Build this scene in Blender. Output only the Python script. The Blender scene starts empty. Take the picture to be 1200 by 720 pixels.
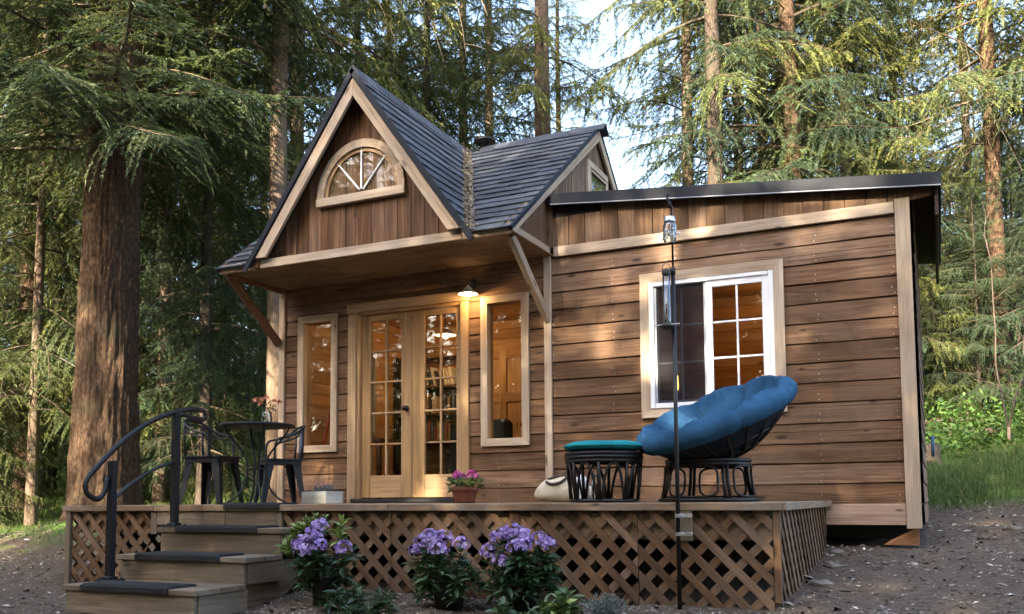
import bpy, math, random
import numpy as np
from mathutils import Vector, Matrix, noise

random.seed(7)
RNG = np.random.default_rng(11)
sc = bpy.context.scene
COL = sc.collection
R = math.radians
V = Vector

# ------------------------------------------------------------------ helpers
def clip_poly(pts, n, d):
    """keep the part of a polygon (list of Vectors) where p.n <= d"""
    out = []
    for i in range(len(pts)):
        a, b = pts[i], pts[(i + 1) % len(pts)]
        fa, fb = a.dot(n) - d, b.dot(n) - d
        if fa <= 0: out.append(a)
        if (fa < 0 < fb) or (fb < 0 < fa):
            out.append(a.lerp(b, fa / (fa - fb)))
    return out

class MB:
    def __init__(s):
        s.v = []; s.f = []; s.uv = []; s.t = []; s.m = []
    def add(s, verts, faces, g=None, a=None, tint=None, m=0, off=None):
        base = len(s.v)
        g = V((1, 0, 0)) if g is None else V(g).normalized()
        if a is None:
            a = V((0, 0, 1)) if abs(g.z) < .9 else V((1, 0, 0))
        a = V(a); a = (a - g * a.dot(g)).normalized(); b = g.cross(a)
        if off is None: off = (random.random() * 40, random.random() * 40)
        if tint is None: tint = random.random()
        ab = a + b * 1.0
        s.v.extend(verts)
        uvv = [(p.dot(g) + off[0], p.dot(ab) + off[1]) for p in verts]
        for fc in faces:
            s.f.append([i + base for i in fc]); s.uv.extend(uvv[i] for i in fc); s.t.append(tint); s.m.append(m)
    def box(s, c, size, rot=None, ch=.004, g=None, tint=None, m=0):
        c = V(c); h = [x / 2 for x in size]
        M = rot if rot is not None else Matrix.Identity(3)
        ch = min(ch, min(h) * .45)
        idx = {}; vs = []
        for sx in (-1, 1):
            for sy in (-1, 1):
                for sz in (-1, 1):
                    sg = (sx, sy, sz)
                    for ax in range(3):
                        p = V([sg[k] * (h[k] if k == ax else h[k] - ch) for k in range(3)])
                        idx[(sg, ax)] = len(vs); vs.append(c + M @ p)
        fs = []
        for ax in range(3):
            o1, o2 = (ax + 1) % 3, (ax + 2) % 3
            for sg in (-1, 1):
                def k(a1, a2):
                    t = [0, 0, 0]; t[ax] = sg; t[o1] = a1; t[o2] = a2
                    return idx[(tuple(t), ax)]
                q = [k(-1, -1), k(1, -1), k(1, 1), k(-1, 1)]
                fs.append(q if sg > 0 else q[::-1])
        for ax in range(3):      # edges parallel to ax, between faces o1 and o2
            o1, o2 = (ax + 1) % 3, (ax + 2) % 3
            for s1 in (-1, 1):
                for s2 in (-1, 1):
                    def k(e, face):
                        t = [0, 0, 0]; t[ax] = e; t[o1] = s1; t[o2] = s2
                        return idx[(tuple(t), face)]
                    q = [k(-1, o1), k(1, o1), k(1, o2), k(-1, o2)]
                    fs.append(q if s1 * s2 < 0 else q[::-1])
        for sx in (-1, 1):
            for sy in (-1, 1):
                for sz in (-1, 1):
                    q = [idx[((sx, sy, sz), ax)] for ax in range(3)]
                    fs.append(q if sx * sy * sz > 0 else q[::-1])
        if g is None:
            ax = max(range(3), key=lambda i: size[i]); e = [0, 0, 0]; e[ax] = 1; g = M @ V(e)
            e2 = [0, 0, 0]; e2[(ax + 1) % 3] = 1; a = M @ V(e2)
        else: a = None
        s.add(vs, fs, g, a, tint, m)
    def bar(s, p0, p1, w, h, up=(0, 0, 1), ch=.004, tint=None, m=0):
        p0, p1 = V(p0), V(p1); d = p1 - p0; L = d.length; x = d / L
        up = V(up); y = up.cross(x)
        if y.length < 1e-4: y = V((0, 1, 0)).cross(x)
        y.normalize(); z = x.cross(y)
        M = Matrix((x, y, z)).transposed()
        s.box((p0 + p1) / 2, (L, w, h), M, ch, None, tint, m)
    def prism(s, poly, ext, g=None, a=None, tint=None, m=0):
        n = len(poly)
        if n < 3: return
        ext = V(ext); vs = [V(p) for p in poly] + [V(p) + ext for p in poly]
        nrm = V((0, 0, 0))
        for i in range(1, n - 1): nrm += (vs[i] - vs[0]).cross(vs[i + 1] - vs[0])
        fs = [list(range(n)), list(range(2 * n - 1, n - 1, -1))] + [[i, i + n, (i + 1) % n + n, (i + 1) % n] for i in range(n)]
        if nrm.dot(ext) > 0: fs = [f[::-1] for f in fs]
        s.add(vs, fs, g, a, tint, m)
    def tube(s, pts, r, n=8, cap=True, tint=None, m=0, flat=1.0):
        pts = [V(p) for p in pts]; k = len(pts)
        rs = r if isinstance(r, (list, tuple)) else [r] * k
        vs = []; fs = []
        t0 = (pts[1] - pts[0]).normalized()
        up = V((0, 0, 1)) if abs(t0.z) < .9 else V((1, 0, 0))
        for i in range(k):
            t = (pts[min(i + 1, k - 1)] - pts[max(i - 1, 0)]).normalized()
            x = up - t * up.dot(t)
            if x.length < 1e-4: x = V((1, 0, 0)) - t * t.x
            x.normalize(); up = x; y = t.cross(x)
            for j in range(n):
                a = 2 * math.pi * j / n
                vs.append(pts[i] + x * (math.cos(a) * rs[i] * flat) + y * (math.sin(a) * rs[i]))
        for i in range(k - 1):
            for j in range(n):
                fs.append([i * n + j, i * n + (j + 1) % n, (i + 1) * n + (j + 1) % n, (i + 1) * n + j])
        if cap: fs += [list(range(n))[::-1], list(range((k - 1) * n, k * n))]
        s.add(vs, fs, t0, None, tint, m)
    def lathe(s, prof, c=(0, 0, 0), n=24, tint=None, m=0, rot=None, sx=1, sy=1):
        c = V(c); vs = []; fs = []
        for r, z in prof:
            for j in range(n):
                a = 2 * math.pi * j / n; p = V((r * math.cos(a) * sx, r * math.sin(a) * sy, z))
                vs.append(c + (rot @ p if rot is not None else p))
        for i in range(len(prof) - 1):
            for j in range(n):
                fs.append([i * n + j, i * n + (j + 1) % n, (i + 1) * n + (j + 1) % n, (i + 1) * n + j])
        s.add(vs, fs, V((0, 0, 1)), None, tint, m)
    def quad(s, a, b, c, d, tint=None, m=0, g=None):
        s.add([V(a), V(b), V(c), V(d)], [[0, 1, 2, 3]], g, None, tint, m)
    def build(s, name, mats, parent=None, smooth=False):
        me = bpy.data.meshes.new(name)
        me.from_pydata([tuple(p) for p in s.v], [], s.f)
        u = me.uv_layers.new(name='UVMap'); u.data.foreach_set('uv', np.array(s.uv, 'f').ravel())
        at = me.attributes.new('tint', 'FLOAT', 'FACE'); at.data.foreach_set('value', np.array(s.t, 'f'))
        if not isinstance(mats, (list, tuple)): mats = [mats]
        for mm in mats: me.materials.append(mm)
        me.polygons.foreach_set('material_index', np.array(s.m, 'i'))
        if smooth: me.polygons.foreach_set('use_smooth', np.ones(len(s.f), bool))
        me.update()
        return link(name, me, parent)

def link(name, me, parent=None):
    o = bpy.data.objects.new(name, me); COL.objects.link(o)
    if parent is not None:
        o.parent = parent
    return o

def tag(o, label, cat, group=None, kind=None):
    o['label'] = label; o['category'] = cat
    if group: o['group'] = group
    if kind: o['kind'] = kind
    return o
def thing(name, label, cat, loc=(0, 0, 0), rotz=0, group=None):
    """Empty at the thing's base; parts are built in the Empty's own space"""
    o = bpy.data.objects.new(name, None); COL.objects.link(o); o.empty_display_size = .2
    o.location = loc; o.rotation_euler = (0, 0, rotz)
    return tag(o, label, cat, group)
def dup(root, loc, rotz, label=None, scale=None):
    r = root.copy(); COL.objects.link(r); r.location = loc; r.rotation_euler = (0, 0, rotz)
    if label: r['label'] = label
    if scale: r.scale = scale
    for chd in list(root.children):
        c = chd.copy(); COL.objects.link(c); c.parent = r
        for g in chd.children:
            d = g.copy(); COL.objects.link(d); d.parent = c
    return r

def np_mesh(name, verts, fsize, nf, mats, tint=None, midx=None, smooth=False, loops=None):
    """verts (N,3); faces are consecutive runs of fsize verts (or loops given)"""
    me = bpy.data.meshes.new(name)
    verts = np.ascontiguousarray(verts, 'f').reshape(-1, 3)
    me.vertices.add(len(verts)); me.vertices.foreach_set('co', verts.ravel())
    if loops is None: loops = np.arange(nf * fsize, dtype='i')
    me.loops.add(len(loops)); me.loops.foreach_set('vertex_index', np.ascontiguousarray(loops, 'i').ravel())
    me.polygons.add(nf); me.polygons.foreach_set('loop_start', np.arange(nf, dtype='i') * fsize)
    if tint is not None:
        at = me.attributes.new('tint', 'FLOAT', 'FACE'); at.data.foreach_set('value', np.ascontiguousarray(tint, 'f'))
    for mm in (mats if isinstance(mats, (list, tuple)) else [mats]): me.materials.append(mm)
    if midx is not None: me.polygons.foreach_set('material_index', np.ascontiguousarray(midx, 'i'))
    if smooth: me.polygons.foreach_set('use_smooth', np.ones(nf, bool))
    me.update(calc_edges=True)
    return me

def vnoise(x, y, seed=0):
    xi = np.floor(x).astype(np.int64); yi = np.floor(y).astype(np.int64); xf = x - xi; yf = y - yi
    def h(a, b):
        n = (a * 374761393 + b * 668265263 + seed * 1442695041) & 0x7fffffff
        n = ((n ^ (n >> 13)) * 1274126177) & 0x7fffffff
        return ((n ^ (n >> 16)) & 0xffff) / 65535.0
    u = xf * xf * (3 - 2 * xf); w = yf * yf * (3 - 2 * yf)
    return (h(xi, yi) * (1 - u) + h(xi + 1, yi) * u) * (1 - w) + (h(xi, yi + 1) * (1 - u) + h(xi + 1, yi + 1) * u) * w
def fbm(x, y, oct=4, seed=0):
    s = 0; a = .5
    for i in range(oct):
        s = s + a * vnoise(x * 2 ** i, y * 2 ** i, seed + i); a *= .5
    return s

# ------------------------------------------------------------------ materials
def new_mat(name):
    m = bpy.data.materials.new(name); m.use_nodes = True
    nt = m.node_tree; nt.nodes.clear()
    out = nt.nodes.new('ShaderNodeOutputMaterial')
    return m, nt, out
class NT:
    def __init__(s, nt): s.nt = nt
    def n(s, typ, **kw):
        nd = s.nt.nodes.new(typ)
        for k, v in kw.items():
            if k.startswith('i_'):
                key = k[2:]; key = int(key) if key.isdigit() else key.replace('_', ' ')
                nd.inputs[key].default_value = v
            else: setattr(nd, k, v)
        return nd
    def l(s, a, b): s.nt.links.new(a, b)
    def ramp(s, fac, stops, interp='LINEAR'):
        r = s.n('ShaderNodeValToRGB'); r.color_ramp.interpolation = interp
        el = r.color_ramp.elements
        while len(el) < len(stops): el.new(.5)
        for e, (p, c) in zip(el, stops):
            e.position = p; e.color = (*c, 1) if len(c) == 3 else c
        s.l(fac, r.inputs[0]); return r.outputs[0]
    def mix(s, fac, a, b, blend='MIX'):
        m = s.n('ShaderNodeMix', data_type='RGBA', blend_type=blend)
        for sock, val in ((m.inputs[0], fac), (m.inputs[6], a), (m.inputs[7], b)):
            if hasattr(val, 'links'): s.l(val, sock)
            else: sock.default_value = (*val, 1) if isinstance(val, tuple) and len(val) == 3 else val
        return m.outputs[2]
    def math(s, op, a, b=0.0, c=0.0):
        m = s.n('ShaderNodeMath', operation=op)
        for sock, val in zip(m.inputs, (a, b, c)):
            if hasattr(val, 'links'): s.l(val, sock)
            else: sock.default_value = val
        return m.outputs[0]
    def mapr(s, v, a, b, c, d):
        m = s.n('ShaderNodeMapRange'); s.l(v, m.inputs[0])
        for i, x in enumerate((a, b, c, d)): m.inputs[i + 1].default_value = x
        return m.outputs[0]
    def noise(s, vec, scale, detail=4, rough=.55, dist=0, dim='3D'):
        n = s.n('ShaderNodeTexNoise', noise_dimensions=dim); n.inputs['Scale'].default_value = scale
        n.inputs['Detail'].default_value = detail; n.inputs['Roughness'].default_value = rough; n.inputs['Distortion'].default_value = dist
        s.l(vec, n.inputs['Vector']); return n.outputs[0]
    def mapping(s, vec, scale):
        m = s.n('ShaderNodeMapping'); m.inputs['Scale'].default_value = scale; s.l(vec, m.inputs[0]); return m.outputs[0]
    def principled(s, out, col, rough=.6, metal=0, bump=None, bstr=.3, bdist=.01, spec=.5):
        p = s.n('ShaderNodeBsdfPrincipled')
        for key, val in (('Base Color', col), ('Roughness', rough), ('Metallic', metal), ('Specular IOR Level', spec)):
            if hasattr(val, 'links'): s.l(val, p.inputs[key])
            else: p.inputs[key].default_value = (*val, 1) if isinstance(val, tuple) and len(val) == 3 else val
        if bump is not None:
            b = s.n('ShaderNodeBump'); b.inputs['Strength'].default_value = bstr; b.inputs['Distance'].default_value = bdist
            s.l(bump, b.inputs['Height']); s.l(b.outputs[0], p.inputs['Normal'])
        s.l(p.outputs[0], out.inputs[0]); return p

def wood(name, dark, mid, light, rough=.7, knots=.5, grey=None, tvar=.35, gs=1.0, spec=.3):
    m, nt, out = new_mat(name); k = NT(nt)
    uv = k.n('ShaderNodeUVMap', uv_map='UVMap').outputs[0]
    tint = k.n('ShaderNodeAttribute', attribute_name='tint').outputs['Fac']
    g1 = k.noise(k.mapping(uv, (1.1 * gs, 26 * gs, 1)), 1.0, 5, .6, .9, '2D')
    g2 = k.noise(k.mapping(uv, (3 * gs, 120 * gs, 1)), 1.0, 3, .6, .3, '2D')
    g3 = k.noise(k.mapping(uv, (.9, 5, 1)), 1.0, 3, .5, .5, '2D')
    gr = k.math('ADD', k.math('MULTIPLY', g1, .62), k.math('MULTIPLY', g2, .38))
    col = k.ramp(gr, [(.30, dark), (.5, mid), (.68, light)])
    blot = k.ramp(g3, [(.3, (.72, .70, .68)), (.7, (1.2, 1.2, 1.2))])
    col = k.mix(1.0, col, blot, 'MULTIPLY')
    if grey is not None:
        geo = k.n('ShaderNodeNewGeometry').outputs['Position']
        w = k.noise(geo, 1.6, 5, .65, .6)
        col = k.mix(k.mapr(w, .45, .72, 0, .75), col, grey)
    val = k.mapr(tint, 0, 1, 1 - tvar, 1 + tvar)
    hs = k.n('ShaderNodeHueSaturation'); k.l(col, hs.inputs['Color']); k.l(val, hs.inputs['Value']); 
    k.l(k.mapr(tint, 0, 1, 1.12, .88), hs.inputs['Saturation'])
    col = hs.outputs[0]
    vor = k.n('ShaderNodeTexVoronoi', voronoi_dimensions='2D', feature='F1'); k.l(k.mapping(uv, (1.5, 4.6, 1)), vor.inputs['Vector']); vor.inputs['Scale'].default_value = 1
    sep = k.n('ShaderNodeSeparateColor'); k.l(vor.outputs['Color'], sep.inputs[0])
    has = k.math('GREATER_THAN', sep.outputs[0], 1 - knots)
    rad = k.mapr(sep.outputs[1], 0, 1, .05, .11)
    kd = k.math('SUBTRACT', 1.0, k.math('DIVIDE', vor.outputs['Distance'], rad))
    kn = k.math('MULTIPLY', k.math('MULTIPLY', k.mapr(kd, 0, .6, 0, 1), has), .85)
    col = k.mix(kn, col, tuple(c * .35 for c in dark))
    hgt = k.math('SUBTRACT', gr, k.math('MULTIPLY', kn, .3))
    k.principled(out, col, k.mapr(gr, .3, .7, min(1, rough + .12), rough - .08), 0, hgt, .35, .006, spec)
    return m

def simple(name, col, rough=.5, metal=0, var=.0, scale=8, bump=0, spec=.5, bscale=60):
    m, nt, out = new_mat(name); k = NT(nt)
    tc = k.n('ShaderNodeTexCoord').outputs['Object']
    c = col; b = None
    if var:
        n = k.noise(tc, scale, 5, .6)
        c = k.ramp(n, [(.3, tuple(x * (1 - var) for x in col)), (.7, tuple(min(1, x * (1 + var)) for x in col))])
    if bump: b = k.noise(tc, bscale, 4, .6)
    k.principled(out, c, rough, metal, b, bump, .01, spec)
    return m

def foliage(name, stops, trans=.35, rough=.6, spec=.25):
    m, nt, out = new_mat(name); k = NT(nt)
    tint = k.n('ShaderNodeAttribute', attribute_name='tint').outputs['Fac']
    oi = k.n('ShaderNodeObjectInfo').outputs['Random']
    t = k.math('ADD', tint, k.mapr(oi, 0, 1, -.12, .12))
    c = k.ramp(t, stops)
    p = k.n('ShaderNodeBsdfPrincipled'); k.l(c, p.inputs['Base Color']); p.inputs['Roughness'].default_value = rough
    p.inputs['Specular IOR Level'].default_value = spec
    tr = k.n('ShaderNodeBsdfTranslucent'); k.l(k.mix(.5, c, (.13, .15, .02)), tr.inputs[0])
    mx = k.n('ShaderNodeMixShader'); mx.inputs[0].default_value = trans
    k.l(p.outputs[0], mx.inputs[1]); k.l(tr.outputs[0], mx.inputs[2]); k.l(mx.outputs[0], out.inputs[0])
    return m

def glass(name, tintc=(.93, .96, .95), refl=1.0):
    m, nt, out = new_mat(name); k = NT(nt)
    t = k.n('ShaderNodeBsdfTransparent'); t.inputs[0].default_value = (*tintc, 1)
    g = k.n('ShaderNodeBsdfGlossy'); g.inputs['Roughness'].default_value = .015; g.inputs[0].default_value = (1, 1, 1, 1)
    f = k.n('ShaderNodeFresnel'); f.inputs[0].default_value = 1.5
    mx = k.n('ShaderNodeMixShader'); k.l(k.math('MULTIPLY', f.outputs[0], refl), mx.inputs[0])
    k.l(t.outputs[0], mx.inputs[1]); k.l(g.outputs[0], mx.inputs[2]); k.l(mx.outputs[0], out.inputs[0])
    return m

def emit(name, col, st):
    m, nt, out = new_mat(name); k = NT(nt)
    e = k.n('ShaderNodeEmission'); e.inputs[0].default_value = (*col, 1); e.inputs[1].default_value = st
    k.l(e.outputs[0], out.inputs[0]); return m

def bark(name, dark, light, moss=None, sc_=1.0):
    m, nt, out = new_mat(name); k = NT(nt)
    tc = k.n('ShaderNodeTexCoord').outputs['Object']
    v = k.n('ShaderNodeTexVoronoi', feature='DISTANCE_TO_EDGE'); k.l(k.mapping(tc, (13 * sc_, 13 * sc_, 3.2 * sc_)), v.inputs['Vector']); v.inputs['Scale'].default_value = 1.6
    n = k.noise(k.mapping(tc, (17 * sc_, 17 * sc_, 8 * sc_)), 1, 6, .65, .8)
    big = k.noise(tc, 1.3, 3, .5)
    n2 = k.noise(k.mapping(tc, (26 * sc_, 26 * sc_, 12 * sc_)), 1, 6, .7, 1.6)
    h = k.math('ADD', k.math('ADD', k.math('MULTIPLY', k.mapr(v.outputs['Distance'], 0, .25, 0, 1), .16), k.math('MULTIPLY', n, .46)), k.math('MULTIPLY', n2, .46))
    c = k.ramp(h, [(.25, tuple(x * .35 for x in dark)), (.5, dark), (.8, light)])
    c = k.mix(1.0, c, k.ramp(big, [(.3, (.75, .72, .7)), (.7, (1.2, 1.2, 1.2))]), 'MULTIPLY')
    if moss: c = k.mix(k.mapr(k.noise(tc, 2.2, 5, .6), .52, .7, 0, .6), c, moss)
    k.principled(out, c, .9, 0, h, .9, .03, .1)
    return m

M = {}
M['siding'] = wood('stained_siding_wood', (.045, .020, .0085), (.118, .060, .028), (.215, .124, .066), .7, .4, (.165, .105, .066), .34)
M['gable'] = wood('stained_vertical_board_wood', (.045, .019, .008), (.110, .052, .022), (.175, .090, .041), .65, .25, None, .30)
M['band'] = wood('weathered_vertical_board_wood', (.050, .026, .012), (.105, .057, .029), (.16, .093, .050), .7, .3, (.13, .087, .056), .28)
M['trim'] = wood('pale_trim_wood', (.24, .170, .115), (.38, .290, .205), (.47, .375, .275), .65, .3, (.33, .275, .22), .16)
M['door'] = wood('pine_door_wood', (.22, .132, .062), (.32, .202, .10), (.40, .265, .14), .5, .12, None, .10, .8, .4)
M['soffit'] = wood('soffit_plywood', (.11, .068, .034), (.17, .11, .06), (.22, .15, .085), .7, .2, None, .12)
M['pine'] = wood('interior_pine_boards', (.36, .18, .065), (.50, .27, .105), (.60, .35, .15), .5, .3, None, .12)
M['deck'] = wood('deck_board_wood', (.105, .066, .039), (.185, .125, .078), (.26, .185, .12), .75, .3, (.24, .20, .16), .2)
M['lattice'] = wood('lattice_wood', (.066, .034, .016), (.125, .069, .035), (.185, .110, .060), .7, .08, (.14, .098, .068), .34)
M['steps'] = wood('step_wood', (.085, .060, .036), (.155, .115, .074), (.22, .168, .11), .75, .7, (.115, .098, .076), .22)
M['redwood'] = wood('orange_block_wood', (.20, .085, .035), (.32, .15, .065), (.42, .21, .10), .7, .1, None, .1)
M['greywood'] = wood('grey_planter_wood', (.20, .20, .18), (.30, .30, .275), (.38, .38, .35), .75, .1, None, .08)
M['black'] = simple('black_powder_coat', (.0055, .006, .0075), .42, .0, .15, 30, .08, .35)
M['rattan'] = simple('black_rattan', (.0065, .0055, .005), .45, 0, .35, 40, .15, .35)
M['chairmetal'] = simple('dark_chair_metal', (.009, .011, .015), .55, .1, .2, 6, .03, .25)
M['panelmetal'] = simple('blue_grey_chair_back', (.06, .075, .12), .5, .2, .12, 5, .02)
M['rubber'] = simple('rubber_mat', (.0085, .009, .011), .65, 0, .3, 50, .5, .4, 90)
M['drip'] = simple('charcoal_roof_edge_metal', (.0075, .0105, .0175), .6, 0, .12, 2, .02, .2)
M['driplip'] = simple('pale_drip_lip', (.20, .23, .28), .5, .2, .1, 4)
M['white'] = simple('white_vinyl', (.70, .71, .75), .4, 0, .05, 4)
M['greyvinyl'] = simple('grey_sash_vinyl', (.33, .35, .39), .45, 0, .05, 4)
M['darkvoid'] = simple('dark_wood_and_gap_shade', (.008, .006, .0045), .9, 0, .2, 8)  # near-black; also stands in for the shade in the vent gap
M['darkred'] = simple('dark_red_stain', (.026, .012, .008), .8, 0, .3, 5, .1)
M['steel'] = simple('dark_steel', (.03, .03, .03), .6, .3, .2, 5)
M['concrete'] = simple('concrete', (.28, .27, .25), .9, 0, .2, 12, .4)
M['zinc'] = simple('galvanised_metal', (.55, .56, .58), .35, .9, .15, 20)
M['nickel'] = simple('dark_bronze_knob', (.03, .026, .024), .25, .8, .1, 10)
M['terracotta'] = simple('terracotta', (.20, .062, .036), .7, 0, .2, 14, .15)
M['nursery'] = simple('black_nursery_pot', (.014, .014, .014), .5, 0, .1, 9)
M['soil'] = simple('potting_soil', (.035, .025, .017), .95, 0, .4, 40, .6)
M['canvas'] = simple('beige_canvas', (.50, .45, .34), .85, 0, .14, 9, .3, .2, 220)
M['canvastrim'] = simple('dark_bag_trim', (.030, .022, .018), .7)
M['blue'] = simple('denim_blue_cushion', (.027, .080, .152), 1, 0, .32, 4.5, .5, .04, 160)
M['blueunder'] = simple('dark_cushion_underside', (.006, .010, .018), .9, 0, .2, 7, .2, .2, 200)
M['teal'] = simple('teal_cushion', (.018, .20, .225), 1, 0, .25, 8, .5, .04, 160)
M['glass'] = glass('window_glass', (.93, .96, .95), .6)
M['glass_dim'] = glass('weak_reflection_glass', (.93, .96, .95), .25)  # same glass with its reflection turned down so the arch looks dark
M['jarglass'] = glass('jar_glass', (.86, .90, .90), 2.2)
M['screen'], _nt, _out = new_mat('insect_screen')
_k = NT(_nt); _t = _k.n('ShaderNodeBsdfTransparent'); _d = _k.n('ShaderNodeBsdfDiffuse'); _d.inputs[0].default_value = (.022, .022, .026, 1)
_m = _k.n('ShaderNodeMixShader'); _m.inputs[0].default_value = .5; _k.l(_t.outputs[0], _m.inputs[1]); _k.l(_d.outputs[0], _m.inputs[2]); _k.l(_m.outputs[0], _out.inputs[0])
M['bulb'] = emit('warm_bulb', (1, .62, .28), 12)
M['bulbsoft'] = emit('warm_candle_bulb', (1, .50, .14), 1.6)
M['shade'] = simple('lamp_shade_enamel', (.60, .56, .50), .4, .2)
M['stone'] = simple('field_stone', (.15, .135, .115), .9, 0, .3, 9, .5)
M['red'] = simple('red_paint', (.36, .035, .02), .5, 0, .1, 6)
M['hose'] = simple('blue_hose', (.05, .12, .22), .5)
M['sofa'] = simple('dark_sofa_fabric', (.03, .028, .030), .85, 0, .2, 9)
M['rug'] = simple('dark_cabin_floor', (.12, .07, .04), .6, 0, .2, 4)
M['ceil'] = simple('interior_plaster', (.55, .47, .36), .8)

# asphalt shingles
def shingle_mat():
    m, nt, out = new_mat('asphalt_shingles'); k = NT(nt)
    tc = k.n('ShaderNodeTexCoord').outputs['Object']
    tint = k.n('ShaderNodeAttribute', attribute_name='tint').outputs['Fac']
    g = k.noise(tc, 160, 3, .7); w = k.noise(tc, 2.2, 4, .6)
    c = k.ramp(tint, [(0, (.022, .026, .035)), (.5, (.040, .047, .062)), (1, (.066, .075, .094))])
    c = k.mix(1, c, k.ramp(g, [(.3, (.7, .7, .7)), (.7, (1.3, 1.3, 1.3))]), 'MULTIPLY')
    c = k.mix(k.mapr(w, .58, .75, 0, .5), c, (.075, .068, .055))
    k.principled(out, c, .75, 0, g, .5, .004, .35); return m
M['shingle'] = shingle_mat()
M['debris'] = foliage('roof_needle_litter', [(0, (.06, .04, .025)), (.5, (.14, .10, .06)), (1, (.26, .21, .14))], .05)
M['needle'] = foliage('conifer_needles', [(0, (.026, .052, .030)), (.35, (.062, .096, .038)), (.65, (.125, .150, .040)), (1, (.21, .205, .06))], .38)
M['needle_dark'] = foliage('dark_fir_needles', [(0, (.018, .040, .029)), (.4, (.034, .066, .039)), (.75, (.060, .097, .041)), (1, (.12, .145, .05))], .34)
M['twig'] = foliage('dead_twigs_and_lichen', [(0, (.045, .032, .022)), (.5, (.12, .092, .062)), (1, (.28, .24, .16))], .05)
M['branch'] = simple('branch_bark', (.065, .047, .035), .9, 0, .3, 10)
M['bark'] = bark('fir_bark', (.052, .034, .023), (.150, .098, .064), (.07, .065, .038), 1.3)
M['bark2'] = bark('pale_fir_bark', (.125, .092, .070), (.30, .225, .170), (.13, .12, .075), 1.6)
M['bark3'] = bark('grey_fir_bark', (.052, .042, .034), (.13, .105, .085), (.06, .06, .035), 1.6)
M['leaf'] = foliage('rhododendron_leaves', [(0, (.012, .032, .014)), (.5, (.028, .070, .028)), (.82, (.085, .14, .060)), (.9, (.22, .30, .08)), (1, (.36, .43, .11))], .2, .38, .5)
M['shrubleaf'] = foliage('undergrowth_leaves', [(0, (.025, .055, .016)), (.5, (.055, .12, .025)), (1, (.13, .21, .05))], .35)
M['grass'] = foliage('grass_blades', [(0, (.028, .052, .017)), (.5, (.058, .105, .026)), (.9, (.12, .165, .05)), (1, (.22, .19, .09))], .4)
M['purple'] = foliage('purple_petals', [(0, (.24, .14, .42)), (.5, (.40, .27, .60)), (1, (.62, .50, .78))], .3, .6)
M['pink'] = foliage('pink_petals', [(0, (.55, .06, .30)), (1, (.75, .20, .50))], .3, .6)
M['orange'] = foliage('orange_petals', [(0, (.42, .11, .06)), (1, (.58, .28, .18))], .3, .6)
M['lavleaf'] = foliage('lavender_grey_leaves', [(0, (.06, .075, .065)), (.6, (.15, .18, .16)), (1, (.26, .29, .27))], .15)
M['lavflower'] = foliage('lavender_flower_spikes', [(0, (.10, .08, .13)), (1, (.26, .24, .32))], .15)
M['chips'] = foliage('bark_chips_and_pebbles', [(0, (.032, .024, .018)), (.45, (.10, .080, .064)), (.75, (.24, .205, .17)), (1, (.54, .50, .45))], .0, .9)

def ground_mat():
    m, nt, out = new_mat('forest_ground'); k = NT(nt)
    tc = k.n('ShaderNodeTexCoord').outputs['Object']
    gz = k.n('ShaderNodeAttribute', attribute_name='grassy').outputs['Fac']
    n1 = k.noise(tc, 1.1, 6, .6); n2 = k.noise(tc, 22, 5, .7); n3 = k.noise(tc, 90, 3, .7)
    d = k.ramp(k.math('ADD', k.math('MULTIPLY', n2, .6), k.math('MULTIPLY', n3, .4)), [(.3, (.040, .029, .021)), (.5, (.100, .076, .056)), (.7, (.18, .143, .110))])
    d = k.mix(k.mapr(n1, .42, .65, 0, .7), d, k.mix(n2, (.062, .049, .039), (.115, .092, .072)))
    gcol = k.ramp(n2, [(.3, (.025, .045, .013)), (.5, (.055, .10, .022)), (.7, (.095, .15, .035))])
    c = k.mix(k.mapr(k.math('ADD', gz, k.math('MULTIPLY', k.math('SUBTRACT', k.noise(tc, 3.2, 4, .65), .5), 1.1)), .35, .65, 0, 1), d, gcol)
    h = k.math('ADD', k.math('MULTIPLY', n2, .6), k.math('MULTIPLY', n3, .4))
    k.principled(out, c, .95, 0, h, .8, .03, .1); return m
M['ground'] = ground_mat()

# ------------------------------------------------------------------ camera (solved from the photograph's lines)
CAM = V((3.3607, -8.0904, .0281)); PIT, YAW, ROL, F = R(4.32657), R(25.12503), R(-.38681), 1063.895
fw = V((-math.sin(YAW) * math.cos(PIT), math.cos(YAW) * math.cos(PIT), math.sin(PIT)))
rt = V((math.cos(YAW), math.sin(YAW), 0)); up_ = rt.cross(fw)
RT = rt * math.cos(ROL) + up_ * math.sin(ROL); UP = up_ * math.cos(ROL) - rt * math.sin(ROL)
cam = bpy.data.cameras.new('camera'); co = bpy.data.objects.new('camera', cam); COL.objects.link(co)
Mx = Matrix((RT, UP, -fw)).transposed().to_4x4(); Mx.translation = CAM; co.matrix_world = Mx
cam.sensor_width = 36; cam.lens = F / 1200 * 36; cam.shift_y = (505.028 - 360) / 1200; cam.clip_end = 1000; cam.clip_start = .05
sc.camera = co
HD = V((fw.x, fw.y, 0)).normalized()
def spot(px, depth):
    """ground plan position seen in column px, at a given distance in front of the lens"""
    d = HD * 1.0 + V((rt.x, rt.y, 0)) * ((px - 600) / F)
    return CAM.x + d.x * depth, CAM.y + d.y * depth

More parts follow.
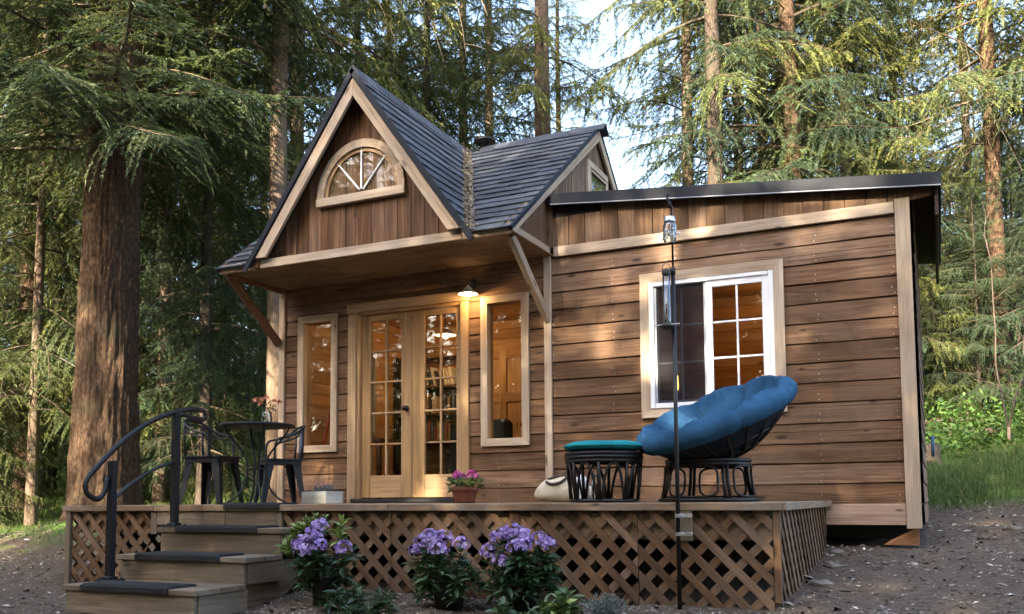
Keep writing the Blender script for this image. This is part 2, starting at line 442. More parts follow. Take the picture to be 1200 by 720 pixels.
# ------------------------------------------------------------------ terrain
def gz(x, y):
    x = np.asarray(x, float); y = np.asarray(y, float)
    z = -.40 + .082 * np.clip(y, -2.5, 3) + .12 * np.minimum(y + 2.5, 0) + .012 * np.clip(x - 3, -11, 1)
    z = z + .185 * np.clip(y - 3, 0, 9) + .24 * np.clip(y - 12, 0, 40) + .05 * np.clip(y - 52, 0, 400)
    z = z + .06 * np.clip(x - 4, 0, 20) * np.clip((y + 2) / 8, 0, 1)
    z = z + .42 * np.exp(-(((x + 6.3) / 1.1) ** 2 + ((y - .6) / 1.1) ** 2))          # root mound of the big fir
    z = z + .10 * np.exp(-(((x + 7.6) / 1.4) ** 2 + ((y + .4) / .7) ** 2))
    far = np.clip((np.hypot(x, y) - 5) / 10, 0, 1)
    z = z + (fbm(x * .35 + 50, y * .35 + 50, 3, 3) - .45) * (.08 + .5 * far)
    return z
def g1(x, y): return float(gz(x, y))

def axis(lo, hi, a, b, step, grow=1.09):
    xs = list(np.arange(a, b, step)); s = step
    x = b
    while x < hi: xs.append(x); s *= grow; x += s
    s = step; x = a - step
    while x > lo: xs.insert(0, x); s *= grow; x -= s
    return np.array([lo] + xs + [hi])
gx = axis(-260, 260, -9, 7, .07); gy = axis(-120, 420, -5, 7, .07)
GX, GY = np.meshgrid(gx, gy)
near = np.exp(-(np.hypot(GX - 1, GY + 1) / 9) ** 2)
GZ = gz(GX, GY) + near * ((fbm(GX * 2.3 + 9, GY * 2.3 + 9, 4, 21) - .47) * .09 + (vnoise(GX * 9 + 3, GY * 9 + 3, 5) - .5) * .018)
nx, ny = len(gx), len(gy)
ii = np.arange(nx * ny).reshape(ny, nx)
lp = np.stack([ii[:-1, :-1], ii[:-1, 1:], ii[1:, 1:], ii[1:, :-1]], -1).reshape(-1)
me = np_mesh('ground', np.stack([GX, GY, GZ], -1), 4, (nx - 1) * (ny - 1), M['ground'], smooth=True, loops=lp)
grassy = np.clip((GY - 3.2) / 1.4 + .25, 0, 1) * np.clip((14 - GY) / 6, .15, 1)
left = np.clip((-4.6 - GX) / 1.5, 0, 1) * np.clip((GY + 2.2) / 2.5, 0, 1) * .75
grassy = np.maximum(grassy, left)
at = me.attributes.new('grassy', 'FLOAT', 'POINT'); at.data.foreach_set('value', grassy.astype('f').ravel())
gr_ob = link('ground', me); tag(gr_ob, 'bare brown forest ground rising to a green bank', 'ground', None, 'structure')

def ground_at(x, y):
    x = np.asarray(x, float); y = np.asarray(y, float); nr = np.exp(-(np.hypot(x - 1, y + 1) / 9) ** 2)
    return gz(x, y) + nr * ((fbm(x * 2.3 + 9, y * 2.3 + 9, 4, 21) - .47) * .09 + (vnoise(x * 9 + 3, y * 9 + 3, 5) - .5) * .018)
def gA(x, y): return float(ground_at(x, y))

# ------------------------------------------------------------------ cabin
cabin = thing('cabin', 'small brown wooden cabin with steep front gable, shingle roof and low side wing', 'cabin', (0, 0, 0))
XL, XR, DEP = -3.28, 3.236, 2.6

def siding(mb, x0, x1, z0, z1, y, openings=(), pitch=.172, thick=.018, T=lambda x, yy, z: V((x, yy, z)), nrm=1, nails=False):
    """lap boards in the plane y, facing -y; T maps to another wall. openings: (x0,x1,z0,z1)"""
    k = 0; zb = z0
    while zb < z1 - .01:
        zt = min(zb + pitch, z1)
        tint = random.random(); off = (random.random() * 40, random.random() * 40); sd = random.random() * 100
        cuts = sorted({zb, zt} | {o[i] for o in openings for i in (2, 3) if zb + .004 < o[i] < zt - .004})
        for za, zc in zip(cuts[:-1], cuts[1:]):
            zm = (za + zc) / 2
            iv = [(x0, x1)]
            for o in openings:
                if o[2] < zm < o[3]:
                    nv = []
                    for a, b in iv:
                        if o[1] <= a or o[0] >= b: nv.append((a, b)); continue
                        if o[0] > a: nv.append((a, o[0]))
                        if o[1] < b: nv.append((o[1], b))
                    iv = nv
            for a, b in iv:
                n = max(1, int((b - a) / .1)); vs = []; fs = []
                for i in range(n + 1):
                    x = a + (b - a) * i / n
                    wob = .009 * (noise.noise(V((x * 1.7, sd, 0)))) + .004 * noise.noise(V((x * 7, sd, 3)))
                    bot = za + (wob + .004 if za == zb else 0)
                    top = zc + (.006 if zc == zt else 0)
                    ft = lambda z: y - (.010 + (thick - .010) * (1 - (z - zb) / (zt - zb)))
                    bow = .002 * noise.noise(V((x * 3, sd, 9)))
                    g0 = top - .012 if zc == zt else top
                    row = [V((x, y + .012, bot)), V((x, ft(bot) + .004, bot)), V((x, ft(bot), bot + .004)), V((x, ft(g0) + bow, g0))]
                    if zc == zt: row += [V((x, y + .010, g0 + .004)), V((x, y + .010, top))]
                    else: row += [V((x, ft(top), top)), V((x, ft(top), top))]
                    vs += [T(*p) for p in row]
                for i in range(n):
                    for j in range(5):
                        q = [i * 6 + j, (i + 1) * 6 + j, (i + 1) * 6 + j + 1, i * 6 + j + 1]
                        fs.append(q if nrm > 0 else q[::-1])
                mb.add(vs, fs, T(1, 0, 0) - T(0, 0, 0), T(0, 0, 1) - T(0, 0, 0), tint, 0, off)
        if nails:
            zn = zb + .028
            xs_ = x0 + .25
            while xs_ < x1:
                if not any(o[0] - .02 < xs_ < o[1] + .02 and o[2] < zn < o[3] for o in openings):
                    for dz in (0, .05):
                        yy = y - (.010 + (thick - .010) * (1 - (zn + dz - zb) / (zt - zb))) - .0025; xr_ = xs_ + random.uniform(-.012, .012)
                        mb.add([T(xr_ + .0042 * math.cos(q), yy, zn + dz + .0042 * math.sin(q)) for q in (0, 1.05, 2.1, 3.14, 4.19, 5.24)], [[0, 1, 2, 3, 4, 5]], m=1)
                xs_ += .61
        zb += pitch; k += 1

def vboards(mb, poly, n, width=.145, gap=.007, thick=.02, x0=0.0, depth_dir=V((0, -1, 0)), run=V((1, 0, 0)), holes=()):
    """vertical boards clipped to a convex polygon; run = horizontal direction in the wall"""
    ds = [p.dot(run) for p in poly]; lo, hi = min(ds), max(ds)
    x = x0 + math.floor((lo - x0) / width) * width
    while x < hi:
        a = x + gap * (.4 + random.random() * .6); b = x + width
        p = clip_poly(clip_poly(poly, run, b), -run, -a)
        for hx0, hx1, hz0 in holes:
            if hx0 < (a + b) / 2 < hx1: p = clip_poly(p, V((0, 0, 1)), hz0)
        if len(p) >= 3:
            mb.prism(p, depth_dir * (thick * random.uniform(.85, 1.1)), (0, 0, 1), run)
        x += width

# openings in the front wall (outer size of the trims, inset a little so that trim covers the cut)
SL1 = (-3.037, -2.512, .557, 2.067); SL2 = (-.756, -.23, .557, 2.067); DR = (-2.364, -.895, .0, 2.15); WN = (.908, 2.203, .766, 2.11)
def inset(o, d): return (o[0] + d, o[1] - d, o[2] + (d if o[2] > 0 else 0), o[3] - d)
OPEN = [inset(SL1, .03), inset(SL2, .03), inset(DR, .03), inset(WN, .03)]
mb = MB(); siding(mb, XL + .01, XR - .01, -.03, 2.44, 0, OPEN, nails=True); mb.build('front_wall', [M['siding'], M['zinc']], cabin)
mb = MB(); siding(mb, .01, DEP, -.2, 2.6, 0, [], T=lambda x, y, z: V((XR - y, x, z))); mb.build('side_wall', M['siding'], cabin)
LW = (.95, 1.75, .85, 1.95)
mb = MB(); siding(mb, .01, DEP, -.2, 2.4, 0, [LW], T=lambda x, y, z: V((XL + y, x, z)), nrm=-1); mb.build('side_wall', M['siding'], cabin)
mb = MB(); siding(mb, XL, XR, -.2, 2.55, 0, [], T=lambda x, y, z: V((x, DEP - y, z)), nrm=-1); mb.build('rear_wall', M['siding'], cabin)

# corner boards, frieze, skirt
mb = MB(); mb.box((.0 - .025, -.032, 1.20), (.075, .03, 2.40)); mb.build('corner_board', M['trim'], cabin)
mb = MB(); mb.box((3.170, -.034, 1.135), (.115, .034, 2.73)); mb.build('corner_board', M['trim'], cabin)
mb = MB(); mb.box((-3.265, -.030, 1.19), (.075, .034, 2.38)); mb.box((-3.305, .05, 1.19), (.02, .09, 2.38)); mb.build('corner_board', M['trim'], cabin)
mb = MB(); mb.box((1.577, -.034, 2.43), (3.06, .03, .098)); mb.build('frieze_board', M['trim'], cabin)
mb = MB(); mb.box((2.80, -.030, -.115), (.62, .026, .175), tint=.6); mb.build('skirt_board', wood('knotty_skirt_wood', (.25, .15, .10), (.36, .24, .17), (.45, .32, .235), .65, .9, None, .1), cabin)
mb = MB(); mb.box((0, -.028, -.12), (6.4, .02, .16)); mb.build('sill_beam', M['deck'], cabin)

# vertical board band over the wing, under the sloping roof
def wingz(x): return 2.888 - .0985 * (x - .05)           # underside of the roof edge
poly = [V((-.02, -.012, 2.475)), V((3.405, -.012, 2.475)), V((3.405, -.012, wingz(3.405))), V((-.02, -.012, wingz(-.02)))]
poly = clip_poly(poly, V((.12, 0, -1)).normalized(), (V((.12, 0, -1)).normalized()).dot(V((3.22, 0, 2.475))))
mb = MB(); vboards(mb, poly, None, .168, .008, .022, .03, holes=[(.05, .47, 2.772)]); mb.build('board_band', M['band'], cabin)
mb = MB(); mb.prism([p + V((0, .016, 0)) for p in poly], (0, -.010, 0)); mb.build('band_backing', M['darkvoid'], cabin)
mb = MB(); mb.box((.26, -.016, 2.825), (.44, .012, .11)); mb.build('vent_gap_shade', M['darkvoid'], cabin)  # near-black plate stands in for the darkness of an open gap

# wing roof
mb = MB()
def wp(x, y, dz): return V((x, y, wingz(x) + dz))
mb.prism([wp(.0, -.10, .012), wp(3.45, -.10, .012), wp(3.45, 2.70, .012), wp(.0, 2.70, .012)], (0, 0, .075)); wr = mb.build('wing_roof', M['drip'], cabin)
mb = MB(); mb.bar(wp(.045, -.112, .045), wp(3.462, -.112, .045), .018, .115, ch=.006, tint=.5); mb.bar(wp(3.462, -.11, .045), wp(3.462, 2.7, .045), .018, .115, ch=.006, tint=.5)
mb.build('drip_edge', M['drip'], wr)
mb = MB(); mb.bar(wp(.045, -.124, -.010), wp(3.468, -.124, -.010), .022, .010, ch=.002, tint=.5); mb.build('drip_lip', M['driplip'], wr)
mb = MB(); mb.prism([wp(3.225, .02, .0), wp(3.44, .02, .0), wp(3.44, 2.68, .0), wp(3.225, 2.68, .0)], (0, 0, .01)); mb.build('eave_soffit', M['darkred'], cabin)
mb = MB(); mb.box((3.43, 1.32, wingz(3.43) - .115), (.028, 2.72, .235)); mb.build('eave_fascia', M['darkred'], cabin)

# ---- main roof numbers
ZE, YE, S1, YR = 2.442, -.968, .7566, 1.387         # front eave height/line, front pitch, ridge line
ZR = ZE + S1 * (YR - YE); S2 = .85; YB = 2.90
GXc, GZ0, KG = -1.655, 4.215, 1.40                   # front gable: centre, ridge height, pitch
GYF = -1.0                                          # front end of its roof
def zmain(y): return ZE + S1 * (y - YE)
def zg(x): return GZ0 - KG * abs(x - GXc)
def shingles(mb, origin, along, up, nrm, w, length, clips, expo=.155):
    """courses of tabs on a sloping plane; clips: list of (normal, d) half spaces"""
    s = 0; row = 0
    while s < length:
        s1 = min(s + expo, length); x = -random.random() * .25
        jit = random.uniform(-.006, .006); rt_ = random.random()
        while x < w:
            tw = random.choice((.13, .17, .22, .30)) * random.uniform(.85, 1.15)
            th = random.choice((.002, .004, .006)) + .005
            a, b = max(x, 0), min(x + tw - .004, w)
            if b > a + .01:
                lo = s - .012 + jit + random.uniform(-.004, .004)
                base = [origin + along * a + up * lo + nrm * .012, origin + along * b + up * lo + nrm * .012,
                        origin + along * b + up * (s1 + .01) - nrm * .004, origin + along * a + up * (s1 + .01) - nrm * .004]
                for n, d in clips: base = clip_poly(base, n, d)
                if len(base) >= 3: mb.prism(base, nrm * th, along, up, tint=min(1, max(0, .5 * rt_ + .25 + random.uniform(-.35, .35))))
            x += tw
        s += expo; row += 1

# valley half-spaces on the main slope (vertical planes through the valley lines)
vx0 = (GZ0 - ZE) / KG                                 # half width of the front gable at the eave
vlen_y = YR - YE; vx1 = max(.0, (GZ0 - ZR) / KG)
def valley_plane(side):
    p0 = V((GXc + side * vx0, YE, 0)); p1 = V((GXc + side * vx1, YR, 0)); d = (p1 - p0).normalized()
    n = V((d.y, -d.x, 0)); n = n if n.x * side > 0 else -n   # n points away from the gable
    return n, n.dot(p0)
nR, dR = valley_plane(1); nL, dL = valley_plane(-1)
sl = math.hypot(1, S1); upm = V((0, 1, S1)) / sl; nm = V((0, -S1, 1)) / sl
roof = None
mb = MB(); X0, X1 = -3.345, .028
shingles(mb, V((X0, YE - .03, ZE - .03 * S1)), V((1, 0, 0)), upm, nm, X1 - X0, (YR - YE + .03) * sl, [(-nR, -(dR + .05))])
shingles(mb, V((X0, YE - .03, ZE - .03 * S1)), V((1, 0, 0)), upm, nm, X1 - X0, (YR - YE + .03) * sl, [(-nL, -(dL + .05))])
sb = math.hypot(1, S2); upb = V((0, -1, S2)) / sb; nb = V((0, S2, 1)) / sb
shingles(mb, V((X0, YB, ZR - S2 * (YB - YR))), V((1, 0, 0)), upb, nb, X1 - X0, (YB - YR) * sb, [])
x = X0
while x < X1 - .05:                                    # ridge caps
    if abs(x - GXc) > .16:
        mb.prism([V((x, YR - .10, ZR - .070)), V((x + .23, YR - .10, ZR - .076)), V((x + .23, YR, ZR + .018)), V((x, YR, ZR + .024))], nm * .012, (1, 0, 0))
        mb.prism([V((x, YR + .10, ZR - .080)), V((x + .23, YR + .10, ZR - .086)), V((x + .23, YR, ZR + .018)), V((x, YR, ZR + .024))], nb * .012, (1, 0, 0))
    x += .19
mroof = mb.build('main_roof', M['shingle'], cabin)
# roof boards under the shingles
mb = MB()
for s_, n_, d_ in ((1, nR, dR), (-1, nL, dL)):
    q = [V((X0 + .012, YE, ZE)), V((X1 - .012, YE, ZE)), V((X1 - .012, YR, ZR)), V((X0 + .012, YR, ZR))]
    q = clip_poly(q, -n_, -d_); mb.prism([p - nm * .004 for p in q], -nm * .05)
mb.prism([V((X0 + .012, YR, ZR - .004)), V((X1 - .012, YR, ZR - .004)), V((X1 - .012, YB - .01, ZR - S2 * (YB - YR))), V((X0 + .012, YB - .01, ZR - S2 * (YB - YR)))], -nb * .05)
mb.build('roof_deck', M['darkvoid'], mroof)
for x_ in (-.2, -3.13): mb = MB(); mb.box((x_, YE - .012, ZE - .004), (.44, .03, .016)); mb.build('drip_edge', M['drip'], mroof)

# front gable roof
mb = MB(); sg = math.hypot(1, KG)
for side in (1, -1):
    along = V((0, 1, 0)); upg = V((-side, 0, KG)) / sg; ng = V((side * KG, 0, 1)) / sg
    org = V((GXc + side * (vx0 + .035), GYF, ZE - .035 * KG))
    n_, d_ = (nR, dR) if side > 0 else (nL, dL)
    shingles(mb, org, along, upg, ng, YR - GYF, (vx0 + .035) * sg, [(n_, d_ - .05)], .155)
y = GYF - .01
while y < YR - .1:
    for side in (1, -1):
        ng = V((side * KG, 0, 1)) / sg
        mb.prism([V((GXc + side * .085, y, GZ0 - .085 * KG + .012)), V((GXc + side * .085, y + .23, GZ0 - .085 * KG + .006)), V((GXc, y + .23, GZ0 + .028)), V((GXc, y, GZ0 + .034))], ng * .012, (0, 1, 0))
    y += .19
groof = mb.build('gable_roof', M['shingle'], cabin)
mb = MB()
for side in (1, -1):
    ng = V((side * KG, 0, 1)) / sg; n_, d_ = (nR, dR) if side > 0 else (nL, dL)
    q = [V((GXc, GYF + .012, GZ0)), V((GXc, YR, GZ0)), V((GXc + side * (vx0 + .02), YR, ZE - .02 * KG)), V((GXc + side * (vx0 + .02), GYF + .012, ZE - .02 * KG))]
    q = clip_poly(q, n_, d_); mb.prism([p - ng * .004 for p in q], -ng * .045)
mb.build('roof_deck', M['darkvoid'], groof)
mb = MB()
for side in (1, -1):                                   # dark metal drip edge on the rakes
    ng = V((side * KG, 0, 1)) / sg
    a = V((GXc, GYF - .006, GZ0 + .01)); b = V((GXc + side * (vx0 + .06), GYF - .006, ZE - .06 * KG + .01))
    mb.bar(a - ng * .018, b - ng * .018, .018, .058, up=ng)
mb.build('drip_edge', M['drip'], groof)
for side in (1, -1):                                   # pale rake boards
    mb = MB(); ng = V((side * KG, 0, 1)) / sg
    def on(x, d): return V((GXc + side * x, 0, GZ0 - KG * x)) - ng * d
    xo = vx0 - .005
    # mitred at the peak, cut level at the foot
    A = [on(0, 0), on(xo + .035, 0)]
    d0, d1 = .048, .150
    top0 = V((GXc, 0, GZ0 - d0 * sg)); top1 = V((GXc, 0, GZ0 - d1 * sg))
    zf = 2.486
    f0 = V((GXc + side * ((GZ0 - d0 * sg - zf) / KG), 0, zf)); f1 = V((GXc + side * ((GZ0 - d1 * sg - zf) / KG), 0, zf))
    poly = [p + V((0, GYF + .006, 0)) for p in (top0, f0, f1, top1)]
    if side < 0: poly = [p + V((0, -.002, 0)) for p in poly]
    mb.prism(poly, (0, .034, 0), V((side, 0, -KG)), V((0, 1, 0))); mb.build('rake_board', M['trim'], groof)

# front gable wall with vertical boards
GW = -.80
poly = [V((GXc, GW, GZ0 - .06)), V((GXc + vx0 - .03, GW, 2.49)), V((GXc - vx0 + .03, GW, 2.49))]
mb = MB(); vboards(mb, poly, None, .150, .010, .022, -1.70); gw = mb.build('gable_wall', M['gable'], cabin)
mb = MB(); mb.prism([p + V((0, .012, 0)) for p in poly], (0, .02, 0)); mb.build('wall_backing', M['darkvoid'], gw)

# arched window in the gable
ax_, az_, ar = -1.655, 3.035, .512
def arc(r, y, n=28, z0=az_): return [V((ax_ + r * math.cos(math.pi * i / n), y, z0 + r * 1.04 * math.sin(math.pi * i / n))) for i in range(n + 1)]
mb = MB(); yo = GW - .024
o0, o1 = arc(ar, yo), arc(ar - .078, yo)
for i in range(28): mb.prism([o0[i], o0[i + 1], o1[i + 1], o1[i]], (0, -.042, 0), o0[i + 1] - o0[i], V((0, 1, 0)), tint=.5 + .1 * (i // 14))
aw = mb.build('arched_window', M['trim'], cabin)
mb = MB(); i0, i1 = arc(ar - .080, yo), arc(ar - .115, yo)
for i in range(28): mb.prism([i0[i], i0[i + 1], i1[i + 1], i1[i]], (0, -.018, 0), i0[i + 1] - i0[i], V((0, 1, 0)), tint=.4)
mb.build('frame', M['door'], aw)
mb = MB(); mb.box((ax_, yo - .028, az_ - .045), (1.03, .055, .085), tint=.7); mb.build('sill', M['trim'], aw)
for ang in (48, 90, 132):
    mb = MB(); a = R(ang); c0 = V((ax_, yo - .012, az_ + .01))
    mb.bar(c0 + V((math.cos(a), 0, math.sin(a) * 1.04)) * .03, c0 + V((math.cos(a), 0, math.sin(a) * 1.04)) * (ar - .09), .016, .018, up=(0, -1, 0)); mb.build('muntin', M['white'], aw)
mb = MB(); pp = arc(ar - .10, yo - .004); mb.add(pp, [list(range(len(pp)))[::-1]], (1, 0, 0)); mb.build('pane', M['glass_dim'], aw)

# beam, fascia, soffit and side beams of the porch roof
mb = MB(); mb.box((GXc - .02, -.905, 2.442), (2.36, .04, .088), tint=.55); mb.build('gable_beam', M['trim'], cabin)
for (xa, xb) in ((-3.335, -2.875), (-.475, .012)):
    mb = MB(); mb.box(((xa + xb) / 2, -.945, 2.428), (xb - xa, .03, .084), tint=.55); mb.build('fascia_board', M['trim'], cabin)
mb = MB(); mb.box((-2.855, -.925, 2.455), (.05, .08, .12), tint=.3); mb.build('fascia_block', M['gable'], cabin)
mb = MB()
for i in range(3):
    mb.box((-3.29 + 1.11 * (i + .5), -.46, 2.402), (1.10, .90, .012), g=(1, 0, 0))
mb.build('porch_soffit', M['soffit'], cabin)
mb = MB(); mb.box((-.008, -.49, 2.442), (.036, .90, .082)); mb.build('eave_beam', M['trim'], cabin)
mb = MB(); mb.box((-3.318, -.49, 2.432), (.036, .90, .082)); mb.build('eave_beam', M['redwood'], cabin)
mb = MB(); mb.box((-3.26, -.46, 2.376), (.05, .84, .04)); mb.box((-1.65, -.025, 2.368), (3.2, .03, .055)); mb.build('ceiling_moulding', M['gable'], cabin)
# brackets
for xx, mt in ((-.025, 'trim'), (-3.29, 'gable')):
    mb = MB(); mb.bar((xx, -.86, 2.385), (xx, -.05, 1.78), .055, .085, up=(0, 0, 1)); mb.build('roof_bracket', M[mt], cabin)

# right gable end (faces the side), clad with vertical boards
poly = [V((-.035, YE + .02, 2.48)), V((-.035, YR, ZR - .03)), V((-.035, YB - .05, ZR - S2 * (YB - YR) - .02)), V((-.035, YB - .05, 2.48))]
mb = MB(); vboards(mb, poly, None, .125, .008, .02, .0, V((1, 0, 0)), V((0, 1, 0))); sgw = mb.build('gable_wall', M['band'], cabin)
mb = MB(); mb.prism([p + V((-.012, 0, 0)) for p in poly], (-.02, 0, 0)); mb.build('wall_backing', M['darkvoid'], sgw)
polyl = [V((-3.285, p.y, p.z)) for p in poly]
mb = MB(); vboards(mb, polyl, None, .125, .008, .02, .0, V((-1, 0, 0)), V((0, 1, 0))); mb.build('gable_wall', M['band'], cabin)
for xx, nmx in ((.006, 1), (-3.325, -1)):
    mb = MB()
    for (ya, za, yb, zb, n_) in ((YE, ZE, YR, ZR, nm), (YB, ZR - S2 * (YB - YR), YR, ZR, nb)):
        a = V((xx, ya, za)); b = V((xx, yb, zb)); t = (b - a).normalized()
        k0, k1 = .030, .125
        pa, pb = a - n_ * k0, V((xx, YR, ZR - k0 * (1 / n_.z)))
        qa, qb = a - n_ * k1, V((xx, YR, ZR - k1 * (1 / n_.z)))
        if ya == YE:
            pa = V((xx, YE + .0, zmain(YE) - k0 / n_.z)); qa = V((xx, YE + .06, zmain(YE + .06) - k1 / n_.z))
            qa.z = max(qa.z, 2.402)
        mb.prism([pa, pb, qb, qa], (.03 * nmx, 0, 0), t, V((1, 0, 0)))
    mb.build('rake_board', M['trim'], cabin)
    mb = MB()
    for (ya, za, yb, zb, n_) in ((YE - .02, ZE - .02 * S1, YR, ZR, nm), (YB, ZR - S2 * (YB - YR), YR, ZR, nb)):
        a = V((xx + .018 * nmx, ya, za)); b = V((xx + .018 * nmx, yb, zb)); mb.bar(a - n_ * .008, b - n_ * .008, .036, .042, up=n_)
    mb.build('drip_edge', M['drip'], cabin)
# little window in that gable end (sits just above the wing roof)
mb = MB(); wx = -.005
y0, y1, z0, z1 = 1.10, 1.70, 2.98, 3.69
for p0, p1 in (((y0, z0), (y0, z1)), ((y1, z0), (y1, z1))): mb.bar((wx, p0[0], p0[1]), (wx, p1[0], p1[1]), .07, .035, up=(1, 0, 0))
mb.bar((wx, y0 - .035, z1 + .037), (wx, y1 + .035, z1 + .037), .07, .035, up=(1, 0, 0))
gwn = mb.build('gable_window', M['trim'], cabin)
mb = MB(); mb.box((wx, (y0 + y1) / 2, (z0 + z1) / 2), (.006, y1 - y0, z1 - z0)); mb.build('pane', M['glass'], gwn)
mb = MB(); mb.box((wx - .012, (y0 + y1) / 2, (z0 + z1) / 2), (.008, y1 - y0, z1 - z0)); mb.build('dark_backing', M['darkvoid'], gwn)  # near-black panel just behind the pane
mb = MB(); mb.bar((wx + .004, y0 + .05, z0), (wx + .004, y0 + .05, z1), .03, .03, up=(1, 0, 0)); mb.bar((wx + .004, y0, z1 - .03), (wx + .004, y1, z1 - .03), .03, .03, up=(1, 0, 0)); mb.build('frame', M['trim'], gwn)

# valley flashing filled with needle litter, vent cap on the ridge
mb = MB(); p0 = V((GXc + vx0, YE - .02, ZE)); p1 = V((GXc + vx1, YR, ZR))
for i in range(1050):
    t = random.random() ** .8; sgn = random.gauss(0, .042)
    p = p0.lerp(p1, 1 - t); hz = .030 + random.random() * .016
    if sgn > 0: p = p + V((sgn, 0, 0)) + V((0, 0, 0))
    else: p = p + V((sgn * .55, 0, -sgn * .55 * KG))
    p = p + V((0, -.02, hz)); r_ = random.uniform(.008, .024)
    d = V((random.gauss(0, 1), random.gauss(0, 1), random.gauss(0, .5))).normalized(); e = d.orthogonal().normalized()
    mb.add([p - d * r_, p + e * r_ * .4, p + d * r_, p - e * r_ * .4], [[0, 1, 2, 3]], tint=random.random())
mb.build('valley_litter', M['debris'], cabin)
mb = MB(); mb.bar(p0 + V((-.0, 0, .024)), p1 + V((0, 0, .024)), .15, .006, up=(.5, -.5, 1)); mb.build('valley_flashing', simple('valley_metal', (.10, .085, .068), .8, .0, .3, 20, .2), cabin)
mb = MB(); mb.lathe([(.0, .10), (.13, .085), (.135, .06), (.05, .055), (.045, -.25)], (-1.43, YR + .02, ZR + .03), 20); mb.build('vent_cap', M['black'], cabin, True)

# ---- windows and doors
def frame_rect(mb, o, w, y, t, sill=None, tints=(.5, .6, .4, .7)):
    x0, x1, z0, z1 = o
    sw = sill or w
    mb.prism([V((x0, y, z1)), V((x0, y, z0)), V((x0 + w, y, z0 + sw)), V((x0 + w, y, z1 - w))], (0, -t, 0), (0, 0, 1), (1, 0, 0), tints[0])
    mb.prism([V((x1, y, z1)), V((x1, y, z0)), V((x1 - w, y, z0 + sw)), V((x1 - w, y, z1 - w))], (0, -t, 0), (0, 0, 1), (1, 0, 0), tints[1])
    mb.prism([V((x0, y - .001, z1)), V((x1, y - .001, z1)), V((x1 - w, y - .001, z1 - w)), V((x0 + w, y - .001, z1 - w))], (0, -t, 0), (1, 0, 0), (0, 0, 1), tints[2])
    mb.prism([V((x0, y - .002, z0)), V((x1, y - .002, z0)), V((x1 - w, y - .002, z0 + sw)), V((x0 + w, y - .002, z0 + sw))], (0, -t, 0), (1, 0, 0), (0, 0, 1), tints[3])
for o in (SL1, SL2):
    mb = MB(); frame_rect(mb, o, .075, -.018, .030); sw_ = mb.build('sidelight_window', M['trim'], cabin)
    x0, x1, z0, z1 = inset(o, .072)
    mb = MB()
    for xx in (x0 - .006, x1 + .006): mb.box((xx, .035, (z0 + z1) / 2), (.022, .11, z1 - z0 + .03))
    for zz in (z0 - .006, z1 + .006): mb.box(((x0 + x1) / 2, .035, zz), (x1 - x0, .11, .022))
    mb.build('frame', M['pine'], sw_)
    mb = MB(); mb.box(((x0 + x1) / 2, .03, (z0 + z1) / 2), (x1 - x0 + .01, .006, z1 - z0 + .01)); mb.build('pane', M['glass'], sw_)
# french doors
mb = MB(); x0, x1, z0, z1 = DR
mb.box((x0 + .052, -.032, (z1 - .105) / 2), (.104, .038, z1 - .105)); mb.box((x1 - .045, -.032, (z1 - .105) / 2), (.09, .038, z1 - .105)); mb.box(((x0 + x1) / 2, -.033, z1 - .05), (x1 - x0 + .03, .044, .10))
for xx in (x0 + .122, x1 - .073): mb.box((xx, .035, (z1 - .10) / 2), (.036, .13, z1 - .10))
mb.box(((x0 + x1) / 2, .035, z1 - .118), (x1 - x0 - .2, .13, .034))
dfr = mb.build('door_frame', M['door'], cabin)
mb = MB(); mb.box(((x0 + x1) / 2, -.01, .025), (x1 - x0 - .17, .20, .04)); mb.build('threshold', M['rubber'], dfr)
xa, xb, xm = x0 + .142, x1 - .093, -1.590
for (a, b, ga, gb) in ((xa, xm - .003, -2.105, -1.722), (xm + .003, xb, -1.437, -1.062)):
    mb = MB(); zt, zb_, yD, th = 2.012, .055, .03, .044; gt, gb_ = 1.945, .29
    mb.box(((a + ga) / 2, yD, (zt + zb_) / 2), (ga - a, th, zt - zb_)); mb.box(((gb + b) / 2, yD, (zt + zb_) / 2), (b - gb, th, zt - zb_))
    mb.box(((ga + gb) / 2, yD, (zt + gt) / 2), (gb - ga, th, zt - gt)); mb.box(((ga + gb) / 2, yD, (zb_ + gb_) / 2), (gb - ga, th, gb_ - zb_))
    dr = mb.build('french_door', M['door'], cabin)
    mb = MB(); mb.box(((ga + gb) / 2, yD, (gt + gb_) / 2), (.022, .036, gt - gb_))
    for i in range(1, 5): mb.box(((ga + gb) / 2, yD - .001, gb_ + (gt - gb_) * i / 5), (gb - ga, .034, .020))
    mb.build('muntin_grid', M['door'], dr)
    mb = MB(); mb.box(((ga + gb) / 2, yD + .004, (gt + gb_) / 2), (gb - ga, .005, gt - gb_)); mb.build('pane', M['glass'], dr)
    if a == xa:
        mb = MB(); rot = Matrix.Rotation(R(90), 3, 'X')
        mb.lathe([(.0, .075), (.018, .072), (.027, .058), (.026, .046), (.011, .034), (.010, .010), (.030, .008), (.031, 0)], (-1.652, yD - th / 2, .985), 20, rot=rot); mb.build('knob', M['nickel'], dr, True)
